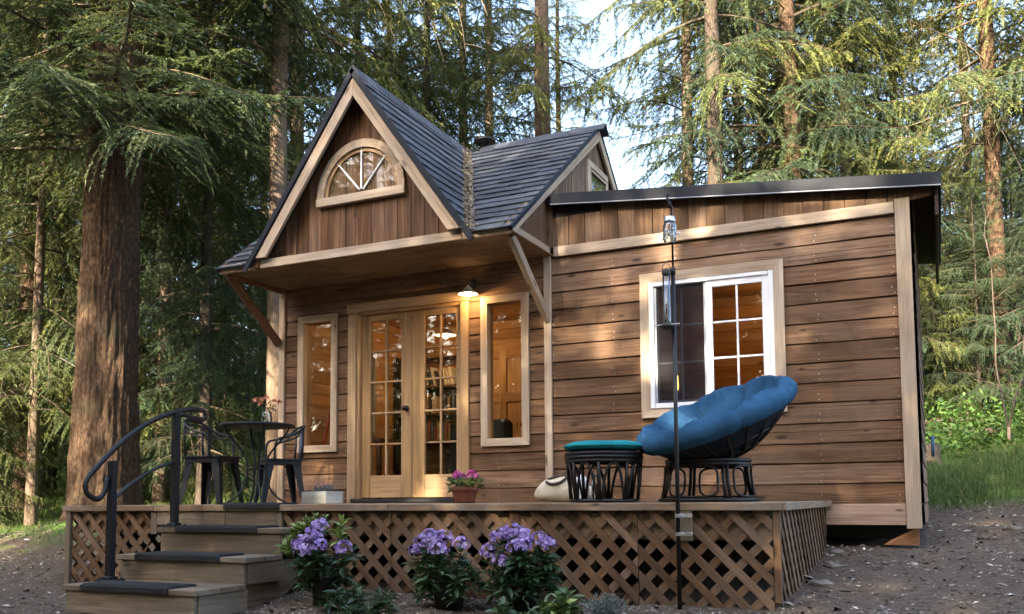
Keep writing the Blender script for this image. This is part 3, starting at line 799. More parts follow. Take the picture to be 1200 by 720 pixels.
# sliding window of the wing
mb = MB(); frame_rect(mb, WN, .088, -.016, .032, .075); sw_ = mb.build('sliding_window', M['trim'], cabin)
x0, x1, z0, z1 = inset(WN, .085)
mb = MB()
for xx in (x0 + .02, x1 - .02): mb.box((xx, .0, (z0 + z1) / 2), (.045, .09, z1 - z0))
for zz in (z0 + .02, z1 - .02): mb.box(((x0 + x1) / 2, .0, zz), (x1 - x0 - .09, .088, .045))
mb.build('frame', M['white'], sw_)
xm_ = 1.535
for kind, a, b, yy, mt in (('fixed', xm_ - .02, x1 - .042, -.014, 'white'), ('slide', x0 + .042, xm_ + .0, .022, 'greyvinyl')):
    fwid = .06 if kind == 'fixed' else .03
    zb_, zt = z0 + .042, z1 - .042
    mb = MB()
    for xx in (a + fwid / 2, b - fwid / 2): mb.box((xx, yy, (zb_ + zt) / 2), (fwid, .034, zt - zb_))
    for zz in (zb_ + fwid / 2, zt - fwid / 2): mb.box(((a + b) / 2, yy, zz), (b - a - 2 * fwid, .033, fwid))
    sh = mb.build('sash', M[mt], sw_)
    ia, ib, iz0, iz1 = a + fwid, b - fwid, zb_ + fwid, zt - fwid
    mb = MB(); mb.box(((ia + ib) / 2, yy - .006, (iz0 + iz1) / 2), (.018, .012, iz1 - iz0))
    for i in (1, 2): mb.box(((ia + ib) / 2, yy - .005, iz0 + (iz1 - iz0) * i / 3), (ib - ia, .012, .018))
    mb.build('muntin_grid', M[mt], sw_)
    mb = MB(); mb.box(((ia + ib) / 2, yy + .006, (iz0 + iz1) / 2), (ib - ia, .005, iz1 - iz0)); mb.build('pane', M['glass'], sw_)
mb = MB(); mb.box(((x0 + xm_) / 2 + .01, -.010, (z0 + z1) / 2), (xm_ - x0 - .09, .003, z1 - z0 - .1)); mb.build('insect_screen', M['screen'], sw_)
mb = MB(); a, b = x0 + .045, xm_ - .022
for xx in (a + .009, b - .009): mb.box((xx, -.012, (z0 + z1) / 2), (.018, .012, z1 - z0 - .09))
mb.build('screen_frame', M['greyvinyl'], sw_)

# ---- inside of the cabin
mb = MB()
def inner_boards(mb, p, du, lu, z0, z1, nrm, pitch=.14):
    z = z0
    while z < z1 - .01:
        zt = min(z + pitch - .005, z1); a = V(p) + V((0, 0, z)); b = a + V(du) * lu
        mb.prism([a, b, b + V((0, 0, zt - z)), a + V((0, 0, zt - z))], V(nrm) * .012, du, (0, 0, 1)); z += pitch
inner_boards(mb, (XL + .07, DEP - .08, 0), (1, 0, 0), 6.36, .02, 2.36, (0, -1, 0))
lb = MB()
for (za, zb_) in ((.02, .85), (1.95, 2.36)): inner_boards(mb, (XL + .06, .06, 0), (0, 1, 0), DEP - .15, za, zb_, (1, 0, 0))
inner_boards(mb, (XL + .06, .06, 0), (0, 1, 0), .89, .85, 1.95, (1, 0, 0)); inner_boards(mb, (XL + .06, 1.75, 0), (0, 1, 0), .76, .85, 1.95, (1, 0, 0))
inner_boards(mb, (XR - .06, .06, 0), (0, 1, 0), DEP - .15, .02, 2.36, (-1, 0, 0))
inner_boards(mb, (.30, 1.2, 0), (0, 1, 0), DEP - 1.29, .02, 2.36, (-1, 0, 0)); inner_boards(mb, (.34, 1.2, 0), (0, 1, 0), DEP - 1.29, .02, 2.36, (1, 0, 0))
inw = mb.build('interior_wall', M['pine'], cabin)
mb = MB(); mb.box((.0, 1.3, -.02), (6.4, 2.5, .05)); mb.build('interior_floor', M['rug'], cabin)
mb = MB(); mb.box((.0, 1.31, 2.385), (6.44, 2.5, .012), g=(1, 0, 0)); mb.build('interior_ceiling', M['pine'], cabin)
mb = MB()                                              # back lining so that no light leaks between the boards
mb.box((0, DEP - .05, 1.2), (6.4, .02, 2.5)); mb.box((XR - .035, 1.3, 1.2), (.02, 2.5, 2.5)); mb.box((.32, 1.88, 1.2), (.018, 1.34, 2.5))
for (ya, yb, za, zb_) in ((.03, .95, 0, 2.4), (1.75, 2.56, 0, 2.4), (.95, 1.75, 0, .85), (.95, 1.75, 1.95, 2.4)): mb.box((XL + .045, (ya + yb) / 2, (za + zb_) / 2), (.02, yb - ya, zb_ - za))
x = 0
def cells(a, b, z0, z1, holes):
    xs = sorted({a, b} | {h[i] for h in holes for i in (0, 1)}); zs = sorted({z0, z1} | {h[i] for h in holes for i in (2, 3)})
    for xa_, xb_ in zip(xs[:-1], xs[1:]):
        for za_, zb_ in zip(zs[:-1], zs[1:]):
            xc, zc = (xa_ + xb_) / 2, (za_ + zb_) / 2
            if not any(h[0] < xc < h[1] and h[2] < zc < h[3] for h in holes): yield xa_, xb_, za_, zb_
for xa_, xb_, za_, zb_ in cells(XL + .03, XR - .03, -.03, 2.4, [inset(SL1, .06), inset(SL2, .06), (DR[0] + .1, DR[1] - .07, -.03, 2.06), inset(WN, .08)]):
    mb.box(((xa_ + xb_) / 2, .045, (za_ + zb_) / 2), (xb_ - xa_, .03, zb_ - za_), ch=.0005, g=(1, 0, 0))
mb.build('wall_lining', M['pine'], inw)
mb = MB(); frame_rect(mb, (LW[0], LW[1], LW[2], LW[3]), .05, 0, .05)
mb.v = [V((XL + .10 + p.y, p.x, p.z)) for p in mb.v]; lwf = mb.build('side_window', M['trim'], cabin)
mb = MB(); mb.box((XL + .03, 1.35, 1.4), (.006, .80, 1.10)); mb.build('pane', M['glass'], lwf)
mb = MB(); mb.box((XL + .035, 1.35, 1.4), (.02, .03, 1.08)); mb.box((XL + .035, 1.35, 1.45), (.019, .78, .03)); mb.build('muntin_grid', M['trim'], lwf)
# panelled interior door on the back wall
mb = MB(); dx, dy = -1.72, DEP - .115
for xx in (dx - .34, dx, dx + .34): mb.box((xx, dy, 1.0), (.11, .04, 1.96))
for zz in (.12, .78, 1.35, 1.92): mb.box((dx, dy, zz), (.68, .039, .13))
mb.box((dx, dy + .012, 1.0), (.70, .02, 1.9)); idr = mb.build('interior_door', M['pine'], cabin)
mb = MB(); mb.lathe([(0, .07), (.025, .06), (.012, .03), (.012, 0)], (dx + .30, dy - .02, .98), 14, rot=Matrix.Rotation(R(90), 3, 'X')); mb.build('handle', M['nickel'], idr, True)
# running gear and pier under the floor
mb = MB()
for yy in (.55, 2.05): mb.box((0, yy, -.27), (6.3, .10, .13))
for xx in (-3.0, -1, 1, 2.9): mb.box((xx, 1.3, -.26), (.08, 1.4, .10))
mb.box((0, 1.3, -.19), (6.44, 2.52, .03)); mb.build('floor_frame', M['steel'], cabin)
mb = MB(); mb.box((0, 2.45, -.32), (6.4, .03, .5)); mb.build('rear_skirting', M['darkvoid'], cabin)
mb = MB(); zt = -.24; zb_ = -.41
mb.prism([V((3.20, .03, zb_ + .045)), V((2.93, .03, zb_ + .045)), V((2.99, .03, zb_ + .085)), V((3.20, .03, zt + .02))], (0, .10, 0), (1, 0, .5)); mb.build('support_wedge', M['redwood'], cabin)
mb = MB(); pass
for c_, z_ in (((2.3, 1.5), .12), ((-2.9, .6), .2), ((2.9, 2.2), .16)):
    mb = MB(); mb.box((c_[0], c_[1], -.34), (.4, .4, z_)); mb.build('concrete_pier', M['concrete'], cabin)

# porch lamp by the door: enamel shade, arm and glowing bulb
lx, ly, lz = -.83, -.17, 2.075
pl = thing('porch_lamp', 'small lit porch lamp with round metal shade above the right side of the doors', 'lamp', (lx, ly, lz))
mb = MB(); mb.lathe([(.030, .075), (.040, .055), (.062, .035), (.100, .010), (.104, .0), (.098, .006), (.055, .032), (.028, .05)], (0, 0, 0), 28); mb.build('lamp_shade', M['shade'], pl, True)
mb = MB(); mb.lathe([(0, -.012), (.022, -.006), (.032, .012), (.026, .034), (.012, .05)], (0, 0, 0), 18); mb.build('bulb', M['bulb'], pl, True)
mb = MB(); mb.tube([(0, 0, .07), (0, 0, .11), (0, .03, .14), (0, .09, .145), (0, .118, .13)], .011, 8); mb.lathe([(0, .01), (.045, .008), (.048, 0)], (0, .122, .13), 18, rot=Matrix.Rotation(R(90), 3, 'X')); mb.build('arm', M['steel'], pl, True)
def point(name, loc, en, col, rad):
    l = bpy.data.lights.new(name, 'POINT'); l.energy = en; l.color = col; l.shadow_soft_size = rad
    o = bpy.data.objects.new(name, l); o.location = loc; COL.objects.link(o); return o
point('porch_light', (lx, ly, lz - .03), 1.6, (1, .58, .25), .03)
il = thing('pendant_lamp', 'lit pendant lamp with round shade hanging inside behind the right door leaf', 'lamp', (-2.05, 1.55, 2.02))
mb = MB(); mb.lathe([(.02, .10), (.06, .085), (.13, .03), (.135, .02), (.12, .028), (.05, .07)], (0, 0, 0), 24); mb.build('lamp_shade', M['shade'], il, True)
mb = MB(); mb.lathe([(0, -.02), (.03, -.005), (.04, .02), (.02, .06)], (0, 0, 0), 16); mb.build('bulb', M['bulb'], il, True)
mb = MB(); mb.tube([(0, 0, .09), (0, 0, .355)], .006, 6); mb.build('cord', M['black'], il)
point('pendant_light', (-2.05, 1.55, 1.97), 3, (1, .56, .24), .06)
sc_l = thing('candle_lamp', 'small glowing amber lamp behind the screened half of the window', 'lamp', (1.12, .42, 1.03))
mb = MB(); mb.lathe([(0, .16), (.014, .14), (.019, .06), (.016, 0), (0, 0)], (0, 0, .03), 14); mb.build('bulb', M['bulbsoft'], sc_l, True)
mb = MB(); mb.lathe([(.0, .03), (.02, .03), (.02, .0), (.05, -.01), (.05, -.02), (.012, -.03), (.012, -.95), (.09, -.97), (.09, -1.02), (0, -1.02)], (0, 0, 0), 16); mb.build('stand', M['steel'], sc_l, True)
point('wing_light', (1.75, 1.5, 2.1), 1.6, (1, .58, .28), .08)

# furniture seen through the glass
bs = thing('bookcase', 'dark bookcase full of books behind the right door leaf', 'bookcase', (-2.62, 2.28, 0))
for xx in (-.52, .52): mb = MB(); mb.box((xx, 0, .98), (.03, .28, 1.9)); mb.build('side_panel', M['darkred'], bs)
for zz in (.06, .42, .78, 1.14, 1.50, 1.90): mb = MB(); mb.box((0, 0, zz), (1.01, .28, .028)); mb.build('shelf', M['gable'], bs)
bm_ = [simple('book_spine_' + n, c, .6) for n, c in (('cream', (.55, .48, .38)), ('rust', (.28, .09, .05)), ('slate', (.09, .12, .15)), ('tan', (.35, .24, .13)), ('dark', (.04, .035, .03)))]
nb_ = 0
for zz, lean in ((1.52, 1), (1.16, 0), (.80, 0)):
    xx = -.47
    while xx < .38:
        w_ = random.uniform(.022, .045); h_ = random.uniform(.19, .27)
        mb = MB(); an = R(-14) if (lean and xx > -.1) else 0; rot = Matrix.Rotation(an, 3, 'Y')
        mb.box(rot @ V((0, 0, h_ / 2)), (w_ * .94, .16, h_), rot, .002); b_ = mb.build('book', bm_[0] if lean and random.random() < .75 else random.choice(bm_))
        b_.location = (-2.62 + xx, 2.24, zz - .003 + (abs(math.sin(an)) * w_ / 2)); tag(b_, 'book standing among others on a shelf of the dark bookcase behind the door glass', 'book', 'books in the bookcase')
        xx += w_ + .012 + (.012 if an else 0)
sf = thing('armchair', 'dark upholstered armchair with rounded back behind the right sidelight window', 'armchair', (-1.15, 1.05, 0))
mb = MB(); mb.box((0, 0, .28), (.72, .70, .30), None, .06); mb.build('seat', M['sofa'], sf)
mb = MB(); mb.box((0, -.32, .56), (.72, .18, .66), None, .08); mb.build('backrest', M['sofa'], sf)
for s_ in (-1, 1): mb = MB(); mb.box((s_ * .38, .02, .38), (.14, .72, .40), None, .05); mb.build('armrest', M['sofa'], sf)
for s_ in (-1, 1):
    for q in (-1, 1): mb = MB(); mb.box((s_ * .32, q * .28, .065), (.05, .05, .13)); mb.build('leg', M['darkvoid'], sf)
sh = thing('side_table', 'dark low table inside behind the left door leaf', 'table', (-2.75, .95, 0))
mb = MB(); mb.box((0, 0, .72), (.7, .6, .04)); mb.build('table_top', M['gable'], sh)
for s_ in (-1, 1):
    for q in (-1, 1): mb = MB(); mb.box((s_ * .3, q * .25, .36), (.05, .05, .70)); mb.build('leg', M['gable'], sh)
cb = thing('cabinet', 'honey coloured wooden cabinet inside behind the white sash of the window', 'cabinet', (1.05, 2.2, 0))
mb = MB(); mb.box((0, 0, .62), (1.1, .46, 1.2)); mb.build('body', M['pine'], cb)
for s_ in (-1, 1): mb = MB(); mb.box((s_ * .27, -.24, .62), (.48, .03, 1.08)); mb.build('door', M['door'], cb)
mb = MB(); mb.box((0, -.02, 1.24), (1.16, .52, .035)); mb.build('counter_top', M['door'], cb)
br = MB(); br.tube([(0, 0, .03), (.16, .24, 1.25)], .018, 8, m=0); br.box((0, 0, .02), (.20, .08, .05), m=0)
bo = br.build('broom', M['red']); bo.location = (-3.02, .17, .005); tag(bo, 'red stick of a broom leaning inside the left sidelight window', 'broom')
# cap on the side wall: hose reel hanging by the back corner
hr = thing('hose_reel', 'blue garden hose coiled on a hook at the right end of the cabin', 'hose', (3.30, 2.3, .55))
mb = MB()
for q in range(2): mb.tube([(.015 + q * .022, .13 * math.cos(a * math.pi / 10), .17 * math.sin(a * math.pi / 10)) for a in range(21)], .012, 6)
mb.build('coil', M['hose'], hr, True)
mb = MB(); mb.box((.03, 0, .15), (.12, .04, .03)); mb.build('hook', M['steel'], hr); hr.scale = (.7, .6, .6)

# ------------------------------------------------------------------ deck
YD = -2.52
deck = thing('deck', 'wooden deck with diagonal lattice skirt along the front of the cabin', 'deck', (0, 0, 0))
mb = MB()
for i in range(18):
    y0 = YD + .004 + i * .1396; mb.box((-.525, y0 + .066, -.016), (6.05, .134, .030), g=(1, 0, 0))
mb.build('deck_boards', M['deck'], deck)
mb = MB()
for a, b, t in ((-3.58, -2.50, .5), (-2.498, -1.20, .25), (-1.198, -.222, .6), (-.22, 2.515, .45)): mb.box(((a + b) / 2, YD - .018, -.024), (b - a, .04, .05), tint=t)
mb.build('edge_board', M['deck'], deck)
mb = MB(); mb.box((2.52, -1.27, -.024), (.04, 2.50, .05)); mb.build('edge_board', M['deck'], deck)
mb = MB(); mb.box((-.52, YD + .055, -.145), (5.9, .035, .17)); mb.box((-3.47, -1.2, -.145), (.035, 2.35, .17)); mb.box((2.42, -1.2, -.145), (.035, 2.35, .17))
mb.build('rim_joist', M['deck'], deck)
for i in range(5):
    mb = MB(); mb.box((-3.2 + i * 1.35, -1.3, -.42), (.09, .09, .76)); mb.build('post', M['steps'], deck)
mb = MB()
for a in (-1.8, -.8): mb.box((-.52, a, -.12), (5.8, .04, .14))
mb.build('joists', M['darkvoid'], deck)

def lattice(poly, plane_n, run, name, T=None):
    """two crossed layers of strips clipped to poly; plane_n points outward, run is the horizontal in the plane"""
    mb = MB(); Z = V((0, 0, 1))
    for layer, sgn in ((0, 1), (1, -1)):
        nrm = (run + Z * sgn).normalized(); dirv = (run - Z * sgn).normalized()
        ds = [p.dot(nrm) for p in poly]; s = math.floor(min(ds) / .115) * .115
        while s < max(ds):
            w_ = .050 * random.uniform(.94, 1.05); s0 = s + random.uniform(-.004, .004)
            q = clip_poly(clip_poly(poly, nrm, s0 + w_), -nrm, -s0)
            if len(q) >= 3: mb.prism([p + plane_n * (-.010 * layer + random.uniform(-.001, .001)) for p in q], -plane_n * .0085, dirv, nrm)
            s += .115
    return mb.build(name, M['lattice'], deck)
fn = V((0, -1, 0)); rx = V((1, 0, 0))
def botz(x): return gA(x, YD - .03) - .01
for xa, xb in ((-1.19, -.222), (-.215, .80), (.807, 1.62), (1.626, 2.455)):
    lattice([V((xa, YD, -.052)), V((xb, YD, -.052)), V((xb, YD, botz(xb))), V((xa, YD, botz(xa)))], fn, rx, 'lattice_panel')
lattice([V((-3.49, YD, -.052)), V((-2.60, YD, -.052)), V((-2.54, YD, -.14)), V((-2.54, YD, -.25)), V((-2.64, YD, -.40)), V((-2.64, YD, -.68)), V((-3.49, YD, -.68))], fn, rx, 'lattice_panel')
lattice([V((2.492, YD + .03, -.052)), V((2.492, -.03, -.052)), V((2.492, -.03, gA(2.51, -.1) - .02)), V((2.492, YD + .03, botz(2.5)))], V((1, 0, 0)), V((0, 1, 0)), 'lattice_panel')
lattice([V((-3.54, YD + .03, -.052)), V((-3.54, -.03, -.052)), V((-3.54, -.03, -.50)), V((-3.54, YD + .03, -.70))], V((-1, 0, 0)), V((0, 1, 0)), 'lattice_panel')
mb = MB(); mb.box((2.482, YD - .004, -.32), (.042, .032, .545)); mb.build('corner_trim', M['lattice'], deck)
mb = MB(); mb.box((-3.52, YD - .006, -.39), (.056, .036, .68)); mb.build('corner_trim', M['steps'], deck)
mb = MB(); mb.box((-2.515, YD - .002, -.145), (.068, .03, .185)); mb.build('stair_trim', M['steps'], deck)
mb = MB(); mb.box((-1.215, YD - .004, -.145), (.046, .03, .18)); mb.build('stair_trim', M['steps'], deck)
for a, b in ((-2.478, -1.75), (-1.746, -1.240)):
    mb = MB(); mb.box(((a + b) / 2, YD - .006, -.107), (b - a, .028, .112)); mb.build('top_riser', M['steps'], deck)
bp_ = MB(); bp_.box((1.925, YD - .020, -.140), (.108, .022, .190), tint=.75); brk = bp_.build('mounting_block', M['steps'], deck)

# steps
st = thing('porch_steps', 'three broad wooden steps leading up to the deck', 'steps', (-1.56, -3.1, -.70))
def W2(p): return V(p) - V((-1.56, -3.1, -.70))
SX0, SX1 = -2.172, -.950
TR = [(-.170, -2.83, YD - .02), (-.357, -3.21, -2.81), (-.538, -3.67, -3.19)]
for i, (z, ya, yb) in enumerate(TR):
    mb = MB(); n = 2
    wd = (yb - ya) / n
    for q in range(n): mb.box(W2(((SX0 + SX1) / 2, ya + wd * (q + .5), z - .020)), (SX1 - SX0, wd - .006, .040), ch=.005)
    mb.build('tread', M['steps'], st)
    zb = z - .04; zl = zb - .150
    mb = MB(); mb.box(W2(((SX0 + SX1) / 2, ya + .035, (zb + zl) / 2)), (SX1 - SX0 - .05, .034, zb - zl)); mb.build('riser', M['steps'], st)
    for sx in (SX0 + .03, SX1 - .03):
        yb2 = YD - .02 if i else yb
        mb = MB(); mb.box(W2((sx, (ya + .054 + yb + .03) / 2, (zb + zl) / 2)), (.034, yb + .03 - ya - .054, zb - zl - .003)); mb.build('side_panel', M['steps'], st)
poly = [W2((SX1 - .065, -3.16, -.40)), W2((SX1 - .065, YD - .04, -.40)), W2((SX1 - .065, YD - .04, -.57)), W2((SX1 - .065, -2.85, -.74)), W2((SX1 - .065, -3.16, -.74))]
mb = MB(); mb.prism(poly, (-.03, 0, 0), (0, 1, 0), (0, 0, 1)); mb.build('stringer', M['steps'], st)
mb = MB(); mb.prism([p + V((-1.06, 0, 0)) for p in poly], (.03, 0, 0), (0, 1, 0), (0, 0, 1)); mb.build('stringer', M['steps'], st)
mb = MB(); mb.box(W2((-1.56, -3.36, -.79)), (1.0, .45, .13)); mb.build('footing', M['darkvoid'], st)

# ribbed rubber mats
def mat_mesh(w, d):
    mb = MB(); mb.box((0, 0, .005), (w, d, .010), ch=.003)
    n = int(d / .022)
    for i in range(n): mb.box((0, -d / 2 + (i + .5) * d / n, .012), (w - .02, .010, .006), ch=.002)
    nx_ = int(w / .03)
    for i in range(nx_): mb.box((-w / 2 + (i + .5) * w / nx_, 0, .0115), (.007, d - .02, .007), ch=.002)
    mb.box((0, -d / 2 - .008, -.014), (w, .012, .040), ch=.003)
    return mb
lab = ['black ribbed rubber mat on the topmost step, just below the deck', 'black ribbed rubber mat on the middle step', 'black ribbed rubber mat on the lowest step']
for i, ((z, ya, yb), lb_) in enumerate(zip(TR, lab)):
    o = mat_mesh(.80, .25).build('step_mat', M['rubber']); o.location = (-1.575, ya + .126 + .001, z + .001); tag(o, lb_, 'mat', 'rubber mats on the steps')
o = mat_mesh(.55, .22).build('step_mat', M['rubber']); o.location = (-1.47, YD - .038 + .111, .001); tag(o, 'black ribbed rubber mat on the deck edge at the head of the steps', 'mat', 'rubber mats on the steps')

# handrail
RX, P1, P2 = -2.075, -3.345, -2.745
rail = thing('handrail', 'black iron handrail with curled ends on the left of the steps', 'handrail', (RX, P1, -.538))
def yz(y, z): return V((0, y - P1, z + .538))
mb = MB(); mb.box(yz(P1, -.10), (.054, .054, .86), ch=.006); mb.build('post', M['black'], rail)
mb = MB(); mb.box(yz(P2, .275), (.054, .054, .88), ch=.006); mb.build('post', M['black'], rail)
for py_, pz_ in ((P1, -.538), (P2, -.170)):
    mb = MB(); mb.box(yz(py_, pz_ + .006), (.15, .15, .012), ch=.003); mb.box(yz(py_, pz_ + .022), (.08, .08, .024), ch=.006)
    for a in (-1, 1):
        for b in (-1, 1): mb.lathe([(0, .012), (.010, .010), (.011, 0)], yz(py_ + b * .055, pz_ + .012) + V((a * .055, 0, 0)), 8)
    mb.build('base_plate', M['black'], rail)
def bez(ps, n):
    out = []
    for i in range(n + 1):
        t = i / n; q = [V(p) for p in ps]
        while len(q) > 1: q = [q[j].lerp(q[j + 1], t) for j in range(len(q) - 1)]
        out.append(q[0])
    return out
def yzs(pts): return [yz(*p) for p in pts]
c1 = bez(yzs([(-3.385, .215), (-3.40, .10), (-3.43, .035), (-3.50, .055)]), 8) + bez(yzs([(-3.50, .055), (-3.585, .085), (-3.60, .15), (-3.54, .22)]), 8)[1:]
main = bez(yzs([(-3.54, .22), (-3.30, .47), (-3.05, .66), (P2, .735)]), 14)
end = bez(yzs([(P2, .735), (-2.64, .765), (-2.53, .785), (-2.455, .768)]), 8)[1:] + bez(yzs([(-2.455, .768), (-2.415, .745), (-2.42, .69), (-2.49, .695)]), 8)[1:] + bez(yzs([(-2.49, .695), (-2.56, .70), (-2.66, .722), (P2 + .02, .725)]), 6)[1:]
mb = MB(); mb.tube(c1 + main[1:] + end, .021, 8, flat=.55); mb.build('top_rail', M['black'], rail, True)
mb = MB(); mb.tube(bez(yzs([(P1, .03), (-3.20, .17), (-3.0, .28), (P2, .345)]), 14), .018, 8, flat=.7); mb.build('lower_rail', M['black'], rail, True)

# ------------------------------------------------------------------ porch furniture
def metal_chair(name, label, loc, rotz, backpanel):
    """sheet-metal cafe armchair facing local +x"""
    t = thing(name, label, 'chair', loc, rotz, 'metal chairs at the bistro table')
    mb = MB(); mb.box((0, 0, .452), (.40, .40, .022), None, .010); mb.box((0, 0, .425), (.36, .36, .04), None, .008)
    mb.build('seat', M['chairmetal'], t)
    for sx in (-1, 1):
        for sy in (-1, 1):
            top = V((sx * .172, sy * .172, .44)); bot = V((sx * .225, sy * .215, 0)); mb = MB()
            a = .042; b = .020
            vs = []
            for p, w in ((top, a), (bot, b)):
                vs += [p + V((sx * 0, 0, 0)), p + V((-sx * w * 2, 0, 0)), p + V((-sx * w * 2, -sy * .006, 0)), p + V((-sx * .006, -sy * .006, 0)), p + V((-sx * .006, -sy * w * 2, 0)), p + V((0, -sy * w * 2, 0))]
            fs = [[i, (i + 1) % 6, (i + 1) % 6 + 6, i + 6] for i in range(6)] + [[6, 7, 8, 9], [6, 9, 10, 11]]
            mb.add(vs, fs); mb.build('leg', M['chairmetal'], t)
    for ax_ in range(2):
        for s_ in (-1, 1):
            pts = []
            n = 10; mb = MB()
            for i in range(n):
                u0, u1 = -.17 + .34 * i / n, -.17 + .34 * (i + 1) / n
                z0_, z1_ = [.408 - .05 * abs(u / .17) ** 4 for u in (u0, u1)]
                f = lambda u, z: V((s_ * .186, u, z)) if ax_ == 0 else V((u, s_ * .186, z))
                mb.add([f(u0, .45), f(u1, .45), f(u1, z1_), f(u0, z0_)], [[0, 1, 2, 3]])
            mb.build('apron', M['chairmetal'], t)
    hoop = []
    for s_ in (1,):
        hoop = [V((.10, .215, .46)), V((.095, .222, .60)), V((.06, .226, .665)), V((-.04, .222, .69)), V((-.15, .205, .745)), V((-.215, .15, .80)), V((-.24, .06, .815))]
    path = hoop + [V((p.x, -p.y, p.z)) for p in hoop[::-1]]
    sm = []
    for i in range(len(path) - 1):
        p0, p1, p2, p3 = path[max(i - 1, 0)], path[i], path[i + 1], path[min(i + 2, len(path) - 1)]
        for q in range(4):
            u = q / 4; sm.append(.5 * ((2 * p1) + (p2 - p0) * u + (2 * p0 - 5 * p1 + 4 * p2 - p3) * u * u + (3 * p1 - p0 - 3 * p2 + p3) * u ** 3))
    sm.append(path[-1])
    mb = MB(); mb.tube(sm, .0125, 8); mb.build('arm_hoop', M['chairmetal'], t, True)
    mb = MB(); mb.tube([p + V((.03 if abs(p.y) < .2 else 0, 0, -.045)) for p in sm[10:-10]], .009, 8); mb.build('lower_hoop', M['chairmetal'], t, True)
    for s_ in (-1, 1):
        mb = MB(); mb.tube([V((-.19, s_ * .15, .45)), V((-.205, s_ * .155, .62)), V((-.205, s_ * .160, .78))], .011, 8); mb.build('back_post', M['chairmetal'], t, True)
    if backpanel:
        mb = MB(); n = 6
        for i in range(n):
            y0, y1 = -.10 + .2 * i / n, -.10 + .2 * (i + 1) / n
            xx = lambda y, z: -.205 - .02 * (1 - (y / .15) ** 2) - .015 * (z - .46) / .34
            mb.add([V((xx(y0, .46), y0, .46)), V((xx(y1, .46), y1, .46)), V((xx(y1, .80), y1, .80)), V((xx(y0, .80), y0, .80)), V((xx(y0, .46) - .004, y0, .46)), V((xx(y1, .46) - .004, y1, .46)), V((xx(y1, .80) - .004, y1, .80)), V((xx(y0, .80) - .004, y0, .80))], [[0, 1, 2, 3], [7, 6, 5, 4], [3, 2, 6, 7], [0, 4, 5, 1]])
        mb.build('back_panel', M['panelmetal'], t, True)
    return t
metal_chair('metal_chair', 'dark metal armchair with open hoop back between the handrail and the round table', (-2.80, -1.58, 0), R(12), False)
metal_chair('metal_chair', 'dark metal armchair with solid blue grey back panel behind the round table', (-2.68, -.76, 0), R(232), True)

bt = thing('bistro_table', 'round black bistro table with curved wire legs on the deck', 'table', (-2.165, -1.70, 0))
mb = MB(); mb.lathe([(0, .752), (.30, .752), (.338, .750), (.345, .742), (.343, .728), (.335, .724), (0, .735)], (0, 0, 0), 48); mb.build('table_top', M['chairmetal'], bt, True)
for i in range(4):
    a = R(45 + 90 * i + 8); c_, s_ = math.cos(a), math.sin(a)
    pts = bez([V((.30, 0, .73)), V((.26, 0, .58)), V((.05, 0, .50)), V((.085, 0, .30))], 10) + bez([V((.085, 0, .30)), V((.10, 0, .16)), V((.16, 0, .05)), V((.30, 0, .006))], 8)[1:]
    mb = MB(); mb.tube([V((p.x * c_, p.x * s_, p.z)) for p in pts], .0095, 7); mb.build('leg', M['chairmetal'], bt, True)
mb = MB(); mb.tube([(.088 * math.cos(2 * math.pi * i / 24), .088 * math.sin(2 * math.pi * i / 24), .33) for i in range(25)], .007, 6); mb.build('leg_ring', M['chairmetal'], bt, True)

def leaf_quads(n, rng, cx, cy, cz, rad, hgt, ln, wd, up=.5):
    """n leaf rhombi round a centre, pointing outward and upward"""
    a = rng.uniform(0, 2 * np.pi, n); r = rad * np.sqrt(rng.uniform(0, 1, n)); z = cz + hgt * rng.uniform(0, 1, n)
    p = np.stack([cx + r * np.cos(a), cy + r * np.sin(a), z], -1)
    d = np.stack([np.cos(a) * (r / rad + .2), np.sin(a) * (r / rad + .2), rng.uniform(-.2, 1, n) * up * 2], -1) + rng.normal(0, .35, (n, 3))
    return leaf_shape(rng, p, d, ln * rng.uniform(.7, 1.2, n), wd)
def leaf_shape(rng, p, d, ln, wd):
    d = d / np.linalg.norm(d, axis=1, keepdims=True); s = np.cross(d, rng.normal(0, .5, d.shape) + [0, 0, 1.0]); s /= np.linalg.norm(s, axis=1, keepdims=True) + 1e-6
    ln = np.asarray(ln)[:, None]; u = np.cross(s, d)
    return np.stack([p, p + d * ln * .45 + s * wd * .5 - u * ln * .04, p + d * ln - u * ln * .12, p + d * ln * .45 - s * wd * .5 - u * ln * .04], 1)

def petals(name, centres, rad, petal, mat, parent, n=26, seed=0):
    rng = np.random.default_rng(seed); Q = []; T = []
    for c in centres:
        c = np.array(c)
        for i in range(n):
            th = rng.uniform(0, 2 * np.pi); ph = np.arccos(rng.uniform(-.25, 1)); nrm = np.array([np.sin(ph) * np.cos(th), np.sin(ph) * np.sin(th), np.cos(ph)])
            o = c + nrm * rad * rng.uniform(.8, 1.05); ref = np.cross(nrm, [.3, .2, .9]); ref /= np.linalg.norm(ref); r2 = np.cross(nrm, ref)
            tn = rng.uniform(0, 1)
            for k in range(5):
                a = 2 * np.pi * k / 5 + rng.uniform(-.2, .2); d = ref * np.cos(a) + r2 * np.sin(a); s = np.cross(nrm, d)
                l = petal * rng.uniform(.85, 1.15)
                Q.append([o, o + d * l * .6 + s * l * .42 + nrm * l * .35, o + d * l + nrm * l * .40, o + d * l * .6 - s * l * .42 + nrm * l * .35]); T.append(np.clip(tn + rng.normal(0, .15), 0, 1))
    Q = np.array(Q); return link(name, np_mesh(name, Q, 4, len(Q), mat, np.array(T)), parent)

